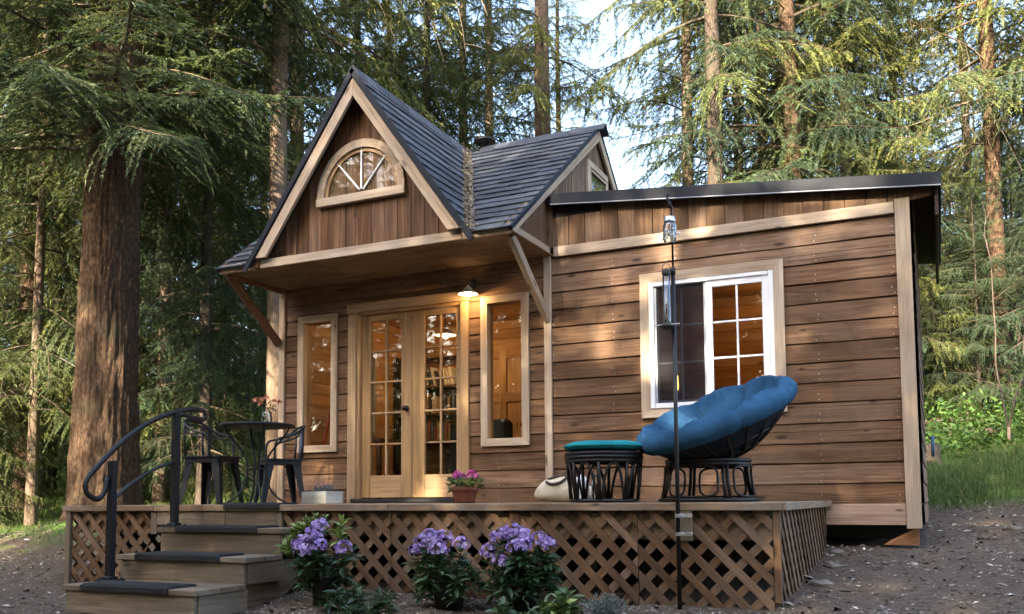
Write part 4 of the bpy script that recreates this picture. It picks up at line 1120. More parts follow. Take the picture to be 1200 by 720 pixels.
# orange flowers on the bistro table
fp = thing('flower_jar', 'glass jar of orange flowers standing on the round black table', 'flowers', (-2.20, -1.53, .752 * .955))
mb = MB(); mb.lathe([(0, .0), (.045, .0), (.05, .02), (.05, .09), (.042, .115), (.045, .13), (.041, .13), (.038, .115)], (0, 0, 0), 20); mb.build('jar', M['jarglass'], fp, True)
rng = np.random.default_rng(5); ctr = [(rng.normal(0, .085), rng.normal(0, .05), .20 + rng.uniform(0, .09)) for _ in range(7)]
petals('blossom', ctr, .014, .020, M['orange'], fp, 7, 3)
mb = MB()
for c in ctr: mb.tube([(0, 0, .03), (c[0] * .4, c[1] * .4, .13), c], .0022, 4)
mb.build('stem', M['leaf'], fp)
Q = leaf_quads(36, rng, 0, 0, .13, .07, .07, .06, .018); link('leaves', np_mesh('leaves', Q, 4, len(Q), M['leaf'], rng.uniform(.3, .8, len(Q))), fp)

# grey planter box with lavender
pb = thing('planter_box', 'grey wooden planter box of small purple grey plants left of the doors', 'planter', (-1.82, -1.196, 0), R(-14))
mb = MB(); w, d, h, t_ = .36, .20, .115, .018
mb.box((0, -d / 2, h / 2), (w, t_, h)); mb.box((0, d / 2, h / 2), (w, t_, h)); mb.box((-w / 2 + t_ / 2, 0, h / 2), (t_, d - t_, h - .001)); mb.box((w / 2 - t_ / 2, 0, h / 2), (t_, d - t_, h - .001)); mb.build('box', M['greywood'], pb)
mb = MB(); mb.box((0, 0, h - .03), (w - .035, d - .018, .03)); mb.build('soil', M['soil'], pb)
rng = np.random.default_rng(8)
P_ = []; T_ = []
for i in range(60):
    x, y = rng.uniform(-.16, .16), rng.uniform(-.08, .08); hgt = rng.uniform(.04, .10); lean = rng.normal(0, .35, 2)
    for k in range(14):
        u = k / 14; p = np.array([x + lean[0] * hgt * u, y + lean[1] * hgt * u, h - .015 + hgt * u]); P_.append((p, rng.normal(0, 1, 3) + [0, 0, .6], .022)); T_.append(u)
p = np.array([q[0] for q in P_]); d = np.array([q[1] for q in P_]); Q = leaf_shape(rng, p, d, np.full(len(p), .024), .007)
T_ = np.array(T_)
lf = T_ < .7
link('leaves', np_mesh('leaves', Q[lf], 4, int(lf.sum()), M['lavleaf'], rng.uniform(0, 1, int(lf.sum()))), pb)
link('flower_spikes', np_mesh('flower_spikes', Q[~lf], 4, int((~lf).sum()), M['lavflower'], rng.uniform(0, 1, int((~lf).sum()))), pb)

# terracotta pot with pink flowers
pt = thing('flower_pot', 'terracotta pot of pink flowers in front of the right door', 'flower pot', (-.325, -1.196, 0))
mb = MB(); mb.lathe([(0, 0), (.082, 0), (.090, .01), (.112, .10), (.116, .105), (.126, .107), (.130, .118), (.130, .140), (.124, .144), (.116, .138), (.112, .10), (0, .10)], (0, 0, 0), 32); mb.build('pot', M['terracotta'], pt, True)
rng = np.random.default_rng(9)
Q = leaf_quads(230, rng, 0, 0, .12, .13, .10, .06, .026, .4); link('leaves', np_mesh('leaves', Q, 4, len(Q), M['leaf'], rng.uniform(.3, 1, len(Q))), pt)
petals('blossom', [(-.06, -.03, .25), (-.085, .0, .235), (.075, -.02, .25), (.10, .01, .24), (.055, .03, .26), (-.03, .03, .23)], .022, .024, M['pink'], pt, 12, 4)

# canvas bag
bg = thing('canvas_bag', 'soft beige canvas bag slumped on the deck beside the stool', 'bag', (.375, -.66, 0), R(6))
nu, nv = 40, 20; vs = []; fs = []
for i in range(nv + 1):
    ph = math.pi * i / nv
    for j in range(nu):
        th = 2 * math.pi * j / nu; cx_, sx_ = math.cos(th), math.sin(th)
        se = lambda v, e: math.copysign(abs(v) ** e, v)
        x = .27 * se(cx_, .8) * se(math.sin(ph), .7); y = .13 * se(sx_, .8) * se(math.sin(ph), .7)
        zt_ = .235 - .08 * abs(x / .27) ** 1.6 + (.012 * math.sin(x * 28) + .016 * noise.noise(V((x * 9, y * 9, 2)))); z = zt_ / 2 * (1 + se(math.cos(ph), .75))
        k_ = 1 + .05 * noise.noise(V((x * 7, y * 7, z * 9))); vs.append(V((x * k_, y * k_, max(z, 0))))
for i in range(nv):
    for j in range(nu): fs.append([i * nu + j, (i + 1) * nu + j, (i + 1) * nu + (j + 1) % nu, i * nu + (j + 1) % nu])
mb = MB(); mb.add(vs, fs); mb.build('body', M['canvas'], bg, True)
mb = MB(); mb.tube(bez([V((-.13, -.11, .185)), V((-.10, -.14, .15)), V((.02, -.15, .15)), V((.06, -.11, .225))], 12), .012, 7); mb.tube(bez([V((-.12, -.06, .20)), V((-.06, -.09, .235)), V((.02, -.09, .24)), V((.07, -.05, .23))], 12), .011, 7); mb.build('handle', M['canvastrim'], bg, True)
mb = MB(); mb.tube([(-.16, 0, .208), (-.05, 0, .238), (.05, 0, .245), (.16, 0, .218)], .006, 6); mb.build('zip', M['canvastrim'], bg)
jr = thing('glass_jar', 'tall clear glass jar on the deck behind the stool legs', 'jar', (.90, -1.22, 0))
mb = MB(); mb.lathe([(0, .004), (.055, .004), (.06, .02), (.06, .17), (.045, .20), (.045, .215)], (0, 0, 0), 22); mb.build('body', M['jarglass'], jr, True)
mb = MB(); mb.lathe([(0, .232), (.05, .231), (.052, .226), (.052, .208)], (0, 0, 0), 22); mb.build('lid', M['steel'], jr, True)
wb = thing('white_bottle', 'white plastic jug on the deck behind the stool legs', 'jug', (.745, -1.20, 0))
mb = MB(); mb.lathe([(0, 0), (.06, 0), (.065, .015), (.065, .16), (.045, .205), (.022, .225), (.022, .25), (0, .25)], (0, 0, 0), 20); mb.build('body', M['white'], wb, True)
mb = MB(); mb.lathe([(.024, .235), (.025, .262), (0, .264)], (0, 0, 0), 14); mb.build('cap', M['panelmetal'], wb)

# rattan stool with teal cushion
os_ = thing('rattan_stool', 'round black rattan stool with teal cushion on the deck', 'stool', (1.115, -1.70, 0))
def ring(mb, r, z, rad, n=36): mb.tube([(r * math.cos(2 * math.pi * i / n), r * math.sin(2 * math.pi * i / n), z) for i in range(n + 1)], rad, 7, cap=False)
mb = MB()
for z_, r_ in ((.375, .292), (.347, .294), (.318, .288)): ring(mb, r_, z_, .0155)
mb.lathe([(0, .366), (.285, .372)], (0, 0, 0), 32); mb.build('top_ring', M['rattan'], os_, True)
mb = MB(); ring(mb, .255, .016, .015); mb.build('base_ring', M['rattan'], os_, True)
for i in range(8):
    a = 2 * math.pi * i / 8 + .2; mb = MB(); mb.tube([(.288 * math.cos(a), .288 * math.sin(a), .33), (.278 * math.cos(a), .278 * math.sin(a), .18), (.255 * math.cos(a), .255 * math.sin(a), .02)], .0135, 7); mb.build('leg', M['rattan'], os_, True)
for i in range(8):
    a0 = 2 * math.pi * i / 8 + .2; mb = MB(); pts = []
    for q in range(17):
        u = -1 + q / 8; a = a0 + math.pi / 8 + u * .36 * (1 - .1 * abs(u)); z_ = .30 - .27 * abs(u) ** 2.4; r_ = .262 + .02 * z_ / .3
        pts.append((r_ * math.cos(a), r_ * math.sin(a), z_))
    mb.tube(pts, .0105, 6); mb.build('arch', M['rattan'], os_, True)
vs = []; fs = []; nu, nv = 64, 16
for i in range(nv + 1):
    ph = math.pi * i / nv
    for j in range(nu):
        th = 2 * math.pi * j / nu; rr = .305 * math.sin(ph) ** .55 * (1 + .015 * math.sin(th * 8)); zz = .045 * math.copysign(abs(math.cos(ph)) ** .8, math.cos(ph))
        zz *= 1 + .10 * noise.noise(V((rr * math.cos(th) * 6, rr * math.sin(th) * 6, 4))); zz -= .012 * math.exp(-(rr / .05) ** 2) * (1 if zz > 0 else 0)
        vs.append(V((rr * math.cos(th), rr * math.sin(th), .432 + zz)))
for i in range(nv):
    for j in range(nu): fs.append([i * nu + j, (i + 1) * nu + j, (i + 1) * nu + (j + 1) % nu, i * nu + (j + 1) % nu])
mb = MB(); mb.add(vs, fs); mb.build('cushion', M['teal'], os_, True)
mb = MB(); ring(mb, .309, .432, .005, 48); mb.build('piping', M['teal'], os_, True)

# papasan chair
PC = V((1.807, -1.34, 0))
pc = thing('papasan_chair', 'round bowl chair with big tufted blue cushion on black rattan base', 'chair', PC)
mb = MB()
for z_, r_ in ((.016, .37), (.018, .335)): ring(mb, r_, z_, .016)
for z_, r_ in ((.285, .31), (.312, .315)): ring(mb, r_, z_, .017)
mb.build('base', M['rattan'], pc, True)
for i in range(8):
    a = 2 * math.pi * (i // 2) / 4 + .62 + (.05 if i % 2 else -.05); c_, s_ = math.cos(a), math.sin(a)
    mb = MB(); mb.tube([V((.312 * c_, .312 * s_, .30)), V((.325 * c_, .325 * s_, .16)), V((.368 * c_, .368 * s_, .018))], .0135, 7); mb.build('strut', M['rattan'], pc, True)
for i in range(4):
    a0 = 2 * math.pi * i / 4 + .62 + math.pi / 4; mb = MB(); pts = []
    for q in range(33):
        an = 2 * math.pi * q / 32; se = lambda v: math.copysign(abs(v) ** .45, v)
        a = a0 + .60 * se(math.cos(an)); z_ = .155 + .115 * se(math.sin(an)); r_ = .352 - .12 * (z_ - .04)
        pts.append((r_ * math.cos(a), r_ * math.sin(a), z_))
    mb.tube(pts, .0095, 6, cap=False); mb.build('loop', M['rattan'], pc, True)
nrm = V((-.285, -.30, .905)).normalized(); ex = V((1, 0, 0)); ex = (ex - nrm * ex.dot(nrm)).normalized(); ey = nrm.cross(ex); RM = Matrix((ex, ey, nrm)).transposed()
RC = V((.062, -.03, .685)); RB = .60
def bowlz(r): return -.335 * (1 - (r / RB) ** 2)
mb = MB()
for r_ in (.12, .27, .40, .51, .585): mb.tube([RC + RM @ V((r_ * math.cos(2 * math.pi * i / 48), r_ * math.sin(2 * math.pi * i / 48), bowlz(r_) - .035)) for i in range(49)], .010 if r_ < .58 else .017, 6, cap=False)
for i in range(20):
    a = 2 * math.pi * i / 20; mb.tube([RC + RM @ V((r_ * math.cos(a), r_ * math.sin(a), bowlz(r_) - .045)) for r_ in (.06, .2, .32, .44, .53, .59)], .009, 6)
mb.build('bowl_frame', M['rattan'], pc, True)
nu, ns = 288, 64; vs = []; fs = []
RO = .645
def groove(d, w_): return math.exp(-(d / w_) ** 2)
for i in range(ns + 1):
    s = i / ns
    for j in range(nu):
        th = 2 * math.pi * j / nu
        q = (th * 4 / math.pi + .35) % 1.0; dth = min(q, 1 - q) * math.pi / 4          # angle to the nearest of eight seams
        q2 = (th * 2 / math.pi + .6) % 1.0; dth2 = min(q2, 1 - q2) * math.pi / 2
        if s < .66:                                             # upper side, centre to rim
            r = (RO - .085) * (s / .66)
            outer = r > .27
            dd = r * math.sin(min(dth if outer else dth2, math.pi / 2))
            edge = min(dd, abs(r - .27), r if not outer else 9)
            puff = .066 * (1 - math.exp(-edge / .05)) - .034 * groove(dd, .013) - .026 * groove(r - .27, .013) - .030 * groove(r, .02)
            if outer: puff -= .020 * groove(math.hypot(dd, r - .27), .03)
            z = bowlz(r) * .92 + .035 + puff + .028 * (s / .66) ** 6
        elif s < .84:                                           # rounded rim
            u = (s - .66) / .18; an = math.pi * (.5 - u); dd = RO * dth
            rr_ = .085 * (1 - .035 * groove(dd, .045) - .10 * groove(dd, .012)); r = RO - .085 + rr_ * math.cos(an); z = bowlz(RO - .085) * .92 + .018 + rr_ * .95 * math.sin(an)
        else:
            u = (s - .84) / .16; r = (RO - .085) * (1 - u); z = bowlz(r) - .026 - .028 * (1 - u) ** 3
        cx_, sy_ = math.cos(th), math.sin(th)
        wr_ = .006 * noise.noise(V((r * 12 * cx_, r * 12 * sy_, s * 6))) + .0035 * noise.noise(V((r * 8 * cx_ + 3, r * 8 * sy_, s * 30))) * (1 if s < .84 else 0) + .003 * noise.noise(V((th * 22, s * 5, 1))) + (.0075 * noise.noise(V((th * 15, s * 2.2, 7))) * math.exp(-((s - .70) / .10) ** 2)) + .005 * noise.noise(V((r * 26 * cx_, r * 26 * sy_, 3))) * (1 if s < .66 else 0)
        vs.append(RC + RM @ V((r * cx_, r * sy_, z + wr_)))
top_f = []; 
mb = MB()
for i in range(ns):
    for j in range(nu): fs.append([i * nu + j, (i + 1) * nu + j, (i + 1) * nu + (j + 1) % nu, i * nu + (j + 1) % nu])
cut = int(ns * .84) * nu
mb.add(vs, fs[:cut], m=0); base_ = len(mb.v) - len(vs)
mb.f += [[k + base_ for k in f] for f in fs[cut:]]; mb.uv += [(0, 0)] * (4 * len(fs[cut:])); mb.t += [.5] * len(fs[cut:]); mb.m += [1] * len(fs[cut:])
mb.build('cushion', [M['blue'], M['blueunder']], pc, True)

# garden pole with hook, jar lantern and tube feeder
gp = thing('garden_pole', 'tall thin black pole with a hook clamped to the deck edge', 'pole', (1.905, -2.598, gA(1.905, -2.598)))
zb = gp.location.z
def Wp(z): return V((0, 0, z - zb))
mb = MB(); mb.tube([Wp(zb - .05), Wp(1.442)], .0135, 10); mb.lathe([(.0145, -.01), (.019, 0), (.019, .03), (.008, .04)], Wp(1.432), 12); mb.build('lower_tube', M['black'], gp, True)
mb = MB(); mb.tube([Wp(1.44), Wp(1.86)] + [Wp(1.86) + V((-.03 * math.sin(a), -.0, .035 * (1 - math.cos(a)) + .03 * math.sin(a))) for a in (.5, 1.0, 1.6, 2.2, 2.8)] , .0065, 8)
mb.build('upper_rod', M['black'], gp, True)
mb = MB(); mb.tube([Wp(1.835), Wp(1.86) + V((0, -.035, .02)), Wp(1.845) + V((0, -.065, 0)), Wp(1.858) + V((0, -.08, .03))], .005, 6); mb.build('hook', M['black'], gp, True)
for z_ in (-.078, -.190):
    mb = MB(); mb.lathe([(.0165, -.011), (.0175, -.011), (.0175, .011), (.0165, .011)], Wp(z_), 16); mb.box(Wp(z_) + V((.045, .022, 0)), (.075, .004, .022), None, .001); mb.box(Wp(z_) + V((.03, -.012, 0)), (.022, .018, .016), None, .002); mb.build('hose_clamp', M['zinc'], gp)
jl = thing('jar_lantern', 'clear mason jar lantern hanging from the hook of the pole', 'lantern', (1.907, -2.663, 1.615))
mb = MB(); mb.lathe([(0, 0), (.036, 0), (.044, .01), (.046, .03), (.046, .105), (.040, .125), (.034, .13), (.034, .14)], (0, 0, 0), 24); mb.build('jar', M['jarglass'], jl, True)
mb = MB(); mb.lathe([(0, .172), (.034, .171), (.038, .166), (.038, .138)], (0, 0, 0), 24); mb.build('lid', M['zinc'], jl, True)
mb = MB(); mb.tube(bez([V((-.038, 0, .15)), V((-.05, 0, .24)), V((-.01, 0, .25)), V((0, 0, .262))], 8) + bez([V((0, 0, .262)), V((.01, 0, .25)), V((.05, 0, .24)), V((.038, 0, .15))], 8)[1:], .0025, 5); mb.build('handle', M['steel'], jl)
mb = MB()
rng = np.random.default_rng(3)
for i in range(26): mb.lathe([(0, .012), (.006, .008), (.008, 0), (.005, -.006), (0, -.008)], (rng.normal(0, .018), rng.normal(0, .018), .015 + rng.uniform(0, .07)), 6)
mb.build('pebbles', M['zinc'], jl, True)
tf = thing('tube_feeder', 'clear tube bird feeder hanging beside the pole in front of the window', 'bird feeder', (1.873, -2.640, 1.092))
mb = MB(); mb.lathe([(.026, .02), (.027, .36), (.025, .36)], (0, 0, 0), 20); mb.build('tube', M['jarglass'], tf, True)
mb = MB(); mb.lathe([(0, .40), (.018, .392), (.029, .375), (.029, .355), (.027, .35)], (0, 0, 0), 20); mb.build('cap', M['steel'], tf, True)
mb = MB(); mb.lathe([(.0, -.02), (.03, -.018), (.055, -.004), (.056, .004), (.028, .008), (.028, .03)], (0, 0, 0), 20); mb.build('tray', M['steel'], tf, True)
mb = MB(); mb.tube([(-.085, 0, .012), (.085, 0, .012)], .005, 6); mb.build('perch', M['zinc'], tf)
mb = MB(); mb.lathe([(0, .002), (.022, .003), (.022, .12), (0, .14)], (0, 0, .02), 14); mb.build('seed', M['soil'], tf, True)
mb = MB(); mb.tube([(-.03, 0, .37), (-.022, 0, .42), (0, -.0, .44), (.022, 0, .42), (.03, 0, .37)], .003, 5); mb.tube([(0, 0, .44), (.02, .02, .46), (.034, .037, .44)], .003, 5); mb.build('hanger', M['steel'], tf)

# ------------------------------------------------------------------ plants in front of the deck
def shrub(name, label, x, y, trusses, nleaf, hgt, wid, seed, pot=True, tint=(.2, .7), fresh=(), cat='shrub', group=None, leafl=.105, leafw=.036):
    z0 = gA(x, y); rng = np.random.default_rng(seed)
    t = thing(name, label, cat, (x, y, z0), 0, group)
    base = 0
    if pot:
        mb = MB(); mb.lathe([(0, -.02), (.095, -.02), (.12, .19), (.128, .195), (.128, .215), (.120, .215), (.115, .19), (0, .185)], (0, 0, 0), 24); mb.build('pot', M['nursery'], t, True); base = .18
    Q = []; T = []; mb = MB()
    heads = []
    nst = max(6, nleaf // 17)
    for i in range(nst):
        a = rng.uniform(0, 2 * np.pi); r = wid * np.sqrt(rng.uniform(0, 1)); hh = base + (hgt - base) * rng.uniform(-.12, 1) * (1 - .35 * (r / wid) ** 2)
        heads.append((r * np.cos(a), r * np.sin(a) * .8, hh, 0))
    for tr in trusses: heads.append((tr[0], tr[1], tr[2] - .05, 0))
    for f in fresh: heads.append((f[0], f[1], f[2], 1))
    for (hx, hy, hz, fr) in heads:
        top = np.array([hx, hy, hz]); mb.tube([V((hx * .1, hy * .1, base * .9)), V((hx * .6, hy * .6, base + (hz - base) * .45)), V(top)], [.007, .005, .0035], 5)
        for ring_, (k, el, l) in enumerate(((8, .15, 1.0), (7, .55, .85), (5, 1.0, .6))):
            for j in range(k):
                a = 2 * np.pi * j / k + rng.uniform(-.3, .3) + ring_
                e = el + rng.normal(0, .25) - (.25 if not fr else -.15)
                d = np.array([np.cos(a) * np.cos(e), np.sin(a) * np.cos(e), np.sin(e)])
                Q.append((top - np.array([0, 0, .03 * (2 - ring_)]) * rng.uniform(.5, 1.6), d, leafl * l * rng.uniform(.75, 1.2))); T.append(rng.uniform(.84, 1.0) if fr else rng.uniform(*tint))
    p = np.array([q[0] for q in Q]); d = np.array([q[1] for q in Q]); l = np.array([q[2] for q in Q])
    # each leaf: folded along its midrib, six faces
    s = np.cross(d, [0, 0, 1.0] + rng.normal(0, .25, d.shape)); s /= np.linalg.norm(s, axis=1, keepdims=True); u = np.cross(s, d); L_ = l[:, None]; w = leafw / .105 * L_ * .5
    m0 = p; m1 = p + d * L_ * .35 - u * L_ * .01; m2 = p + d * L_ * .72 - u * L_ * .06; m3 = p + d * L_ - u * L_ * .16; up_l = u * w * .35
    F = []
    for sg in (1, -1):
        e1 = p + d * L_ * .35 + s * w * sg * .92 + up_l; e2 = p + d * L_ * .70 + s * w * sg * .82 - u * L_ * .05 + up_l
        F += [np.stack([m0, m1, e1, e1], 1), np.stack([m1, m2, e2, e1], 1), np.stack([m2, m3, m3, e2], 1)]
    FF = np.concatenate(F); TT = np.tile(np.array(T), 6)
    # quads with repeated corners become thin but valid: nudge the repeats
    FF[:, 3] += (FF[:, 0] - FF[:, 3]) * 1e-3; FF[:, 2] += (FF[:, 1] - FF[:, 2]) * 1e-3
    link('leaves', np_mesh('leaves', FF, 4, len(FF), M['leaf'], TT), t)
    mb.build('stems', M['branch'], t)
    for i, tr in enumerate(trusses): petals('blossom', [tr[:3]], tr[3] * 1.08, .019, M['purple'], t, int(11500 * tr[3] ** 2), seed * 10 + i)
    return t
shrub('rhododendron', 'leftmost purple flowering rhododendron with fresh yellow green leaves on top', -.452, -2.96,
      [(-.02, -.14, .50, .068), (-.11, -.16, .44, .064), (.04, -.17, .43, .066), (-.06, -.20, .39, .06), (.24, -.12, .41, .058), (.005, -.10, .57, .055)], 420, .46, .27, 21, True,
      fresh=[(-.22, -.06, .55), (-.16, -.04, .60), (-.28, -.04, .50), (-.10, -.02, .62), (-.03, .0, .62), (.16, -.04, .60), (-.31, -.08, .42), (.14, -.04, .52), (-.24, -.14, .45), (-.19, -.10, .56), (-.13, -.08, .60)], group='rhododendrons along the deck')
shrub('rhododendron', 'purple flowering rhododendron in the middle of the three along the lattice', .43, -2.83,
      [(-.15, -.10, .47, .064), (-.07, -.14, .50, .064), (.03, -.12, .50, .06), (.02, -.18, .43, .062), (.14, -.08, .46, .054), (-.19, -.12, .42, .05)], 460, .42, .25, 22, True, group='rhododendrons along the deck')
shrub('rhododendron', 'rightmost purple flowering rhododendron with the most blossoms', .956, -2.81,
      [(-.12, -.12, .49, .064), (-.03, -.12, .53, .066), (.06, -.12, .50, .064), (.16, -.08, .48, .056), (.22, -.08, .45, .05), (-.20, -.14, .40, .052), (-.08, -.20, .34, .050), (.03, -.18, .43, .058), (.08, -.18, .45, .05)], 520, .42, .27, 23, True, group='rhododendrons along the deck')
shrub('evergreen_shrub', 'low dark leafy shrub without flowers right of the leftmost rhododendron', -.117, -3.13, [], 330, .24, .30, 24, False, (.1, .9), cat='shrub')
shrub('broadleaf_plant', 'low plant with large pale green leaves on the ground before the lattice', 1.145, -3.13, [], 200, .17, .24, 25, False, (.55, .84), cat='plant', leafl=.13, leafw=.044, fresh=())
shrub('broadleaf_sapling', 'small upright sapling with big pale leaves left of the grey lavender', 1.323, -3.03, [], 40, .22, .06, 26, False, (.6, .84), cat='plant', leafl=.15, leafw=.05)
lv = thing('lavender_plant', 'bushy silver grey lavender plant on the ground below the lattice', 'plant', (1.575, -2.99, gA(1.575, -2.99)))
rng = np.random.default_rng(31); P_ = []; D_ = []
mb = MB()
for i in range(90):
    a = rng.uniform(0, 2 * np.pi); r = rng.uniform(.02, .20); hh = rng.uniform(.08, .19) * (1 - .3 * r / .2); tip = np.array([r * np.cos(a), r * np.sin(a), hh])
    mb.tube([V((tip[0] * .2, tip[1] * .2, 0)), V(tip)], .0018, 4)
    for k in range(26):
        u = k / 26; P_.append(tip * [.2 + .8 * u, .2 + .8 * u, u]); D_.append(rng.normal(0, .6, 3) + [0, 0, .7])
Q = leaf_shape(rng, np.array(P_), np.array(D_), rng.uniform(.018, .034, len(P_)), .006); link('leaves', np_mesh('leaves', Q, 4, len(Q), M['lavleaf'], rng.uniform(0, 1, len(Q))), lv); mb.build('stems', M['lavleaf'], lv)

for o in list(COL.objects):                       # real sizes of the loose things
    k_ = {'metal_chair': .97, 'bistro_table': .955, 'flower_jar': .96, 'planter_box': .97, 'flower_pot': .97, 'canvas_bag': .985, 'glass_jar': .97, 'white_bottle': .97, 'rattan_stool': .955, 'papasan_chair': .965,
          'jar_lantern': .92, 'tube_feeder': .92, 'rhododendron': .915, 'evergreen_shrub': .91, 'broadleaf_plant': .91, 'broadleaf_sapling': .91, 'lavender_plant': .91}.get(o.name.split('.')[0])
    if k_: o.scale = (k_, k_, k_)

# ------------------------------------------------------------------ conifers
def bough(rng, L=3.0, droop=.35, hang=.35, step=.085, spr=.045, slen=.085, sw=.020, dead=False, dens=1.0):
    """one drooping conifer bough along +x: returns (sprig quads, tint), (wood quads, tint)"""
    Q = []; T = []; Wd = []
    wob = rng.normal(0, .05, 3)
    def main(t): return np.stack([L * t, L * (wob[0] * np.sin(3 * t) + wob[1] * t * t), L * (.10 * t - droop * t ** 1.9 + .10 * t ** 4)], -1)
    tt = np.linspace(0, 1, 9); mp = main(tt)
    def tubeq(P, r0, r1, n=4):
        P = np.asarray(P); k = len(P); dirs = np.gradient(P, axis=0); dirs /= np.linalg.norm(dirs, axis=1, keepdims=True) + 1e-9
        a = np.cross(dirs, [.13, .21, .97]); a /= np.linalg.norm(a, axis=1, keepdims=True) + 1e-9; b = np.cross(dirs, a); r = np.linspace(r0, r1, k)[:, None]
        rg = [P + (a * np.cos(2 * np.pi * j / n) + b * np.sin(2 * np.pi * j / n)) * r for j in range(n)]
        for j in range(n):
            q0, q1 = rg[j], rg[(j + 1) % n]
            Wd.append(np.stack([q0[:-1], q1[:-1], q1[1:], q0[1:]], 1))
    tubeq(mp, .028 * L / 3, .004)
    n2 = int(L * .92 / step)
    for i in range(n2):
        t = .10 + .9 * (i + rng.uniform(0, .8)) / n2
        if t > .99 or rng.uniform() > dens * (.55 + .45 * t): continue
        side = 1 if i % 2 else -1
        l = (L * .40 * (1 - t) ** .7 * min(1, .25 + t / .35) + .12) * rng.uniform(.55, 1.15)
        p0 = main(np.array([t]))[0]; dm = main(np.array([t + .01]))[0] - p0; dm /= np.linalg.norm(dm)
        an = side * np.radians(rng.normal(58, 12)); d = np.array([dm[0] * np.cos(an) - dm[1] * np.sin(an), dm[0] * np.sin(an) + dm[1] * np.cos(an), dm[2] * .5 + rng.normal(-.1, .16)])
        d /= np.linalg.norm(d); hg = hang * rng.uniform(.5, 1.6)
        m = max(2, int(l / spr)); u = (np.arange(m) + rng.uniform(0, 1, m)) / m
        sp = p0 + d * (l * u)[:, None] + np.array([0, 0, -1.0]) * (hg * l * u ** 1.7)[:, None]
        us = np.linspace(0, 1, 4); tubeq(p0 + d * (l * us)[:, None] + np.array([0, 0, -1.0]) * (hg * l * us ** 1.7)[:, None], .006, .0018, 3)
        if dead: 
            for q in range(max(1, m // 6)):
                e = d + rng.normal(0, .7, 3) + [0, 0, -.5]; e /= np.linalg.norm(e); b0 = sp[rng.integers(m)]; ll = rng.uniform(.1, .35)
                tubeq(np.array([b0, b0 + e * ll * .5, b0 + e * ll + [0, 0, -.1 * ll]]), .004, .001, 3)
            continue
        tl = rng.normal(0, .10)
        for sg in (1, -1):
            pd = np.cross(d, [0, 0, 1.0]); pd /= np.linalg.norm(pd) + 1e-9
            dd = d * .75 + pd * sg * .75 + np.array([0, 0, -.25 - .5 * hang]) + rng.normal(0, .28, (m, 3))
            dd /= np.linalg.norm(dd, axis=1, keepdims=True)
            ln = (slen * (1.15 - .5 * u) * rng.uniform(.6, 1.3, m))[:, None]; nv = np.cross(dd, rng.normal(0, .6, (m, 3)) + [0, 0, .8]); nv /= np.linalg.norm(nv, axis=1, keepdims=True) + 1e-9
            ww = sw * rng.uniform(.7, 1.3, (m, 1))
            Q.append(np.stack([sp, sp + dd * ln * .4 + nv * ww * .5, sp + dd * ln, sp + dd * ln * .4 - nv * ww * .5], 1))
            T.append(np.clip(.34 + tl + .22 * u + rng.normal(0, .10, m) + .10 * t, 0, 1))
        dd = d * .8 + rng.normal(0, .15, 3) + [0, 0, -hg * 1.2]; dd /= np.linalg.norm(dd); nv = np.cross(dd, rng.normal(0, 1, 3)); nv /= np.linalg.norm(nv); e0 = sp[np.argmax(u)]
        Q.append(np.array([[e0, e0 + dd * slen * .6 + nv * sw * .6, e0 + dd * slen * 1.6, e0 + dd * slen * .6 - nv * sw * .6]])); T.append(np.array([.65]))
    W_ = np.concatenate(Wd)
    return (np.concatenate(Q) if Q else np.zeros((0, 4, 3))), (np.concatenate(T) if T else np.zeros(0)), W_

def crown_mesh(name, seed, H, zb, Lmax, templ, dead, n_per=4.2, gap=.42, mats=None, low_dead=4.0, r0=.2, dropout=.12, top_pow=.8, sectors=None, pitch0=-.12):
    rng = np.random.default_rng(seed); V4 = []; T4 = []; MI = []
    z = zb
    while z < H - .3:
        f = (z - zb) / (H - zb); L = Lmax * (1 - f) ** top_pow * min(1, .75 + (z - zb) * .06) + .35
        nb = rng.poisson(n_per * (1 - .35 * f)) + 1; a0 = rng.uniform(0, 2 * np.pi)
        for i in range(nb):
            if rng.uniform() < dropout: continue
            az = a0 + 2 * np.pi * i / nb + rng.normal(0, .35); l = L * rng.uniform(.6, 1.15)
            if sectors and not sectors(az % (2 * np.pi), z, rng): continue
            isd = z < zb + low_dead and rng.uniform() < .30 * (1 - (z - zb) / low_dead)
            q, t, w = (dead if isd else templ)[rng.integers(len(dead if isd else templ))]
            s = l / 3.0; pt = pitch0 + .45 * f + rng.normal(0, .12); c, sn = np.cos(pt), np.sin(pt); ca, sa = np.cos(az), np.sin(az); ro = rng.normal(0, .25); cr, sr = np.cos(ro), np.sin(ro)
            Mr = np.array([[ca, -sa, 0], [sa, ca, 0], [0, 0, 1]]) @ np.array([[c, 0, -sn], [0, 1, 0], [sn, 0, c]]) @ np.array([[1, 0, 0], [0, cr, -sr], [0, sr, cr]])
            org = np.array([ca, sa, 0]) * r0 * (1 - z / H) * .8 + [0, 0, z + rng.uniform(-.15, .15)]
            sxy = s * np.array([1, 1, 1])
            tb = rng.normal(0, .09)
            if len(q): V4.append((q * sxy) @ Mr.T + org); T4.append(np.clip(t + tb, 0, 1)); MI.append(np.zeros(len(q), 'i'))
            V4.append((w * sxy) @ Mr.T + org); T4.append(np.clip(rng.normal(.30 if isd else .06, .15, len(w)), 0, 1)); MI.append(np.full(len(w), 1, 'i'))
        z += gap * rng.uniform(.6, 1.4) * (1 if f < .5 else 1.15)
    VV = np.concatenate(V4); return np_mesh(name, VV, 4, len(VV), mats, np.concatenate(T4), np.concatenate(MI))

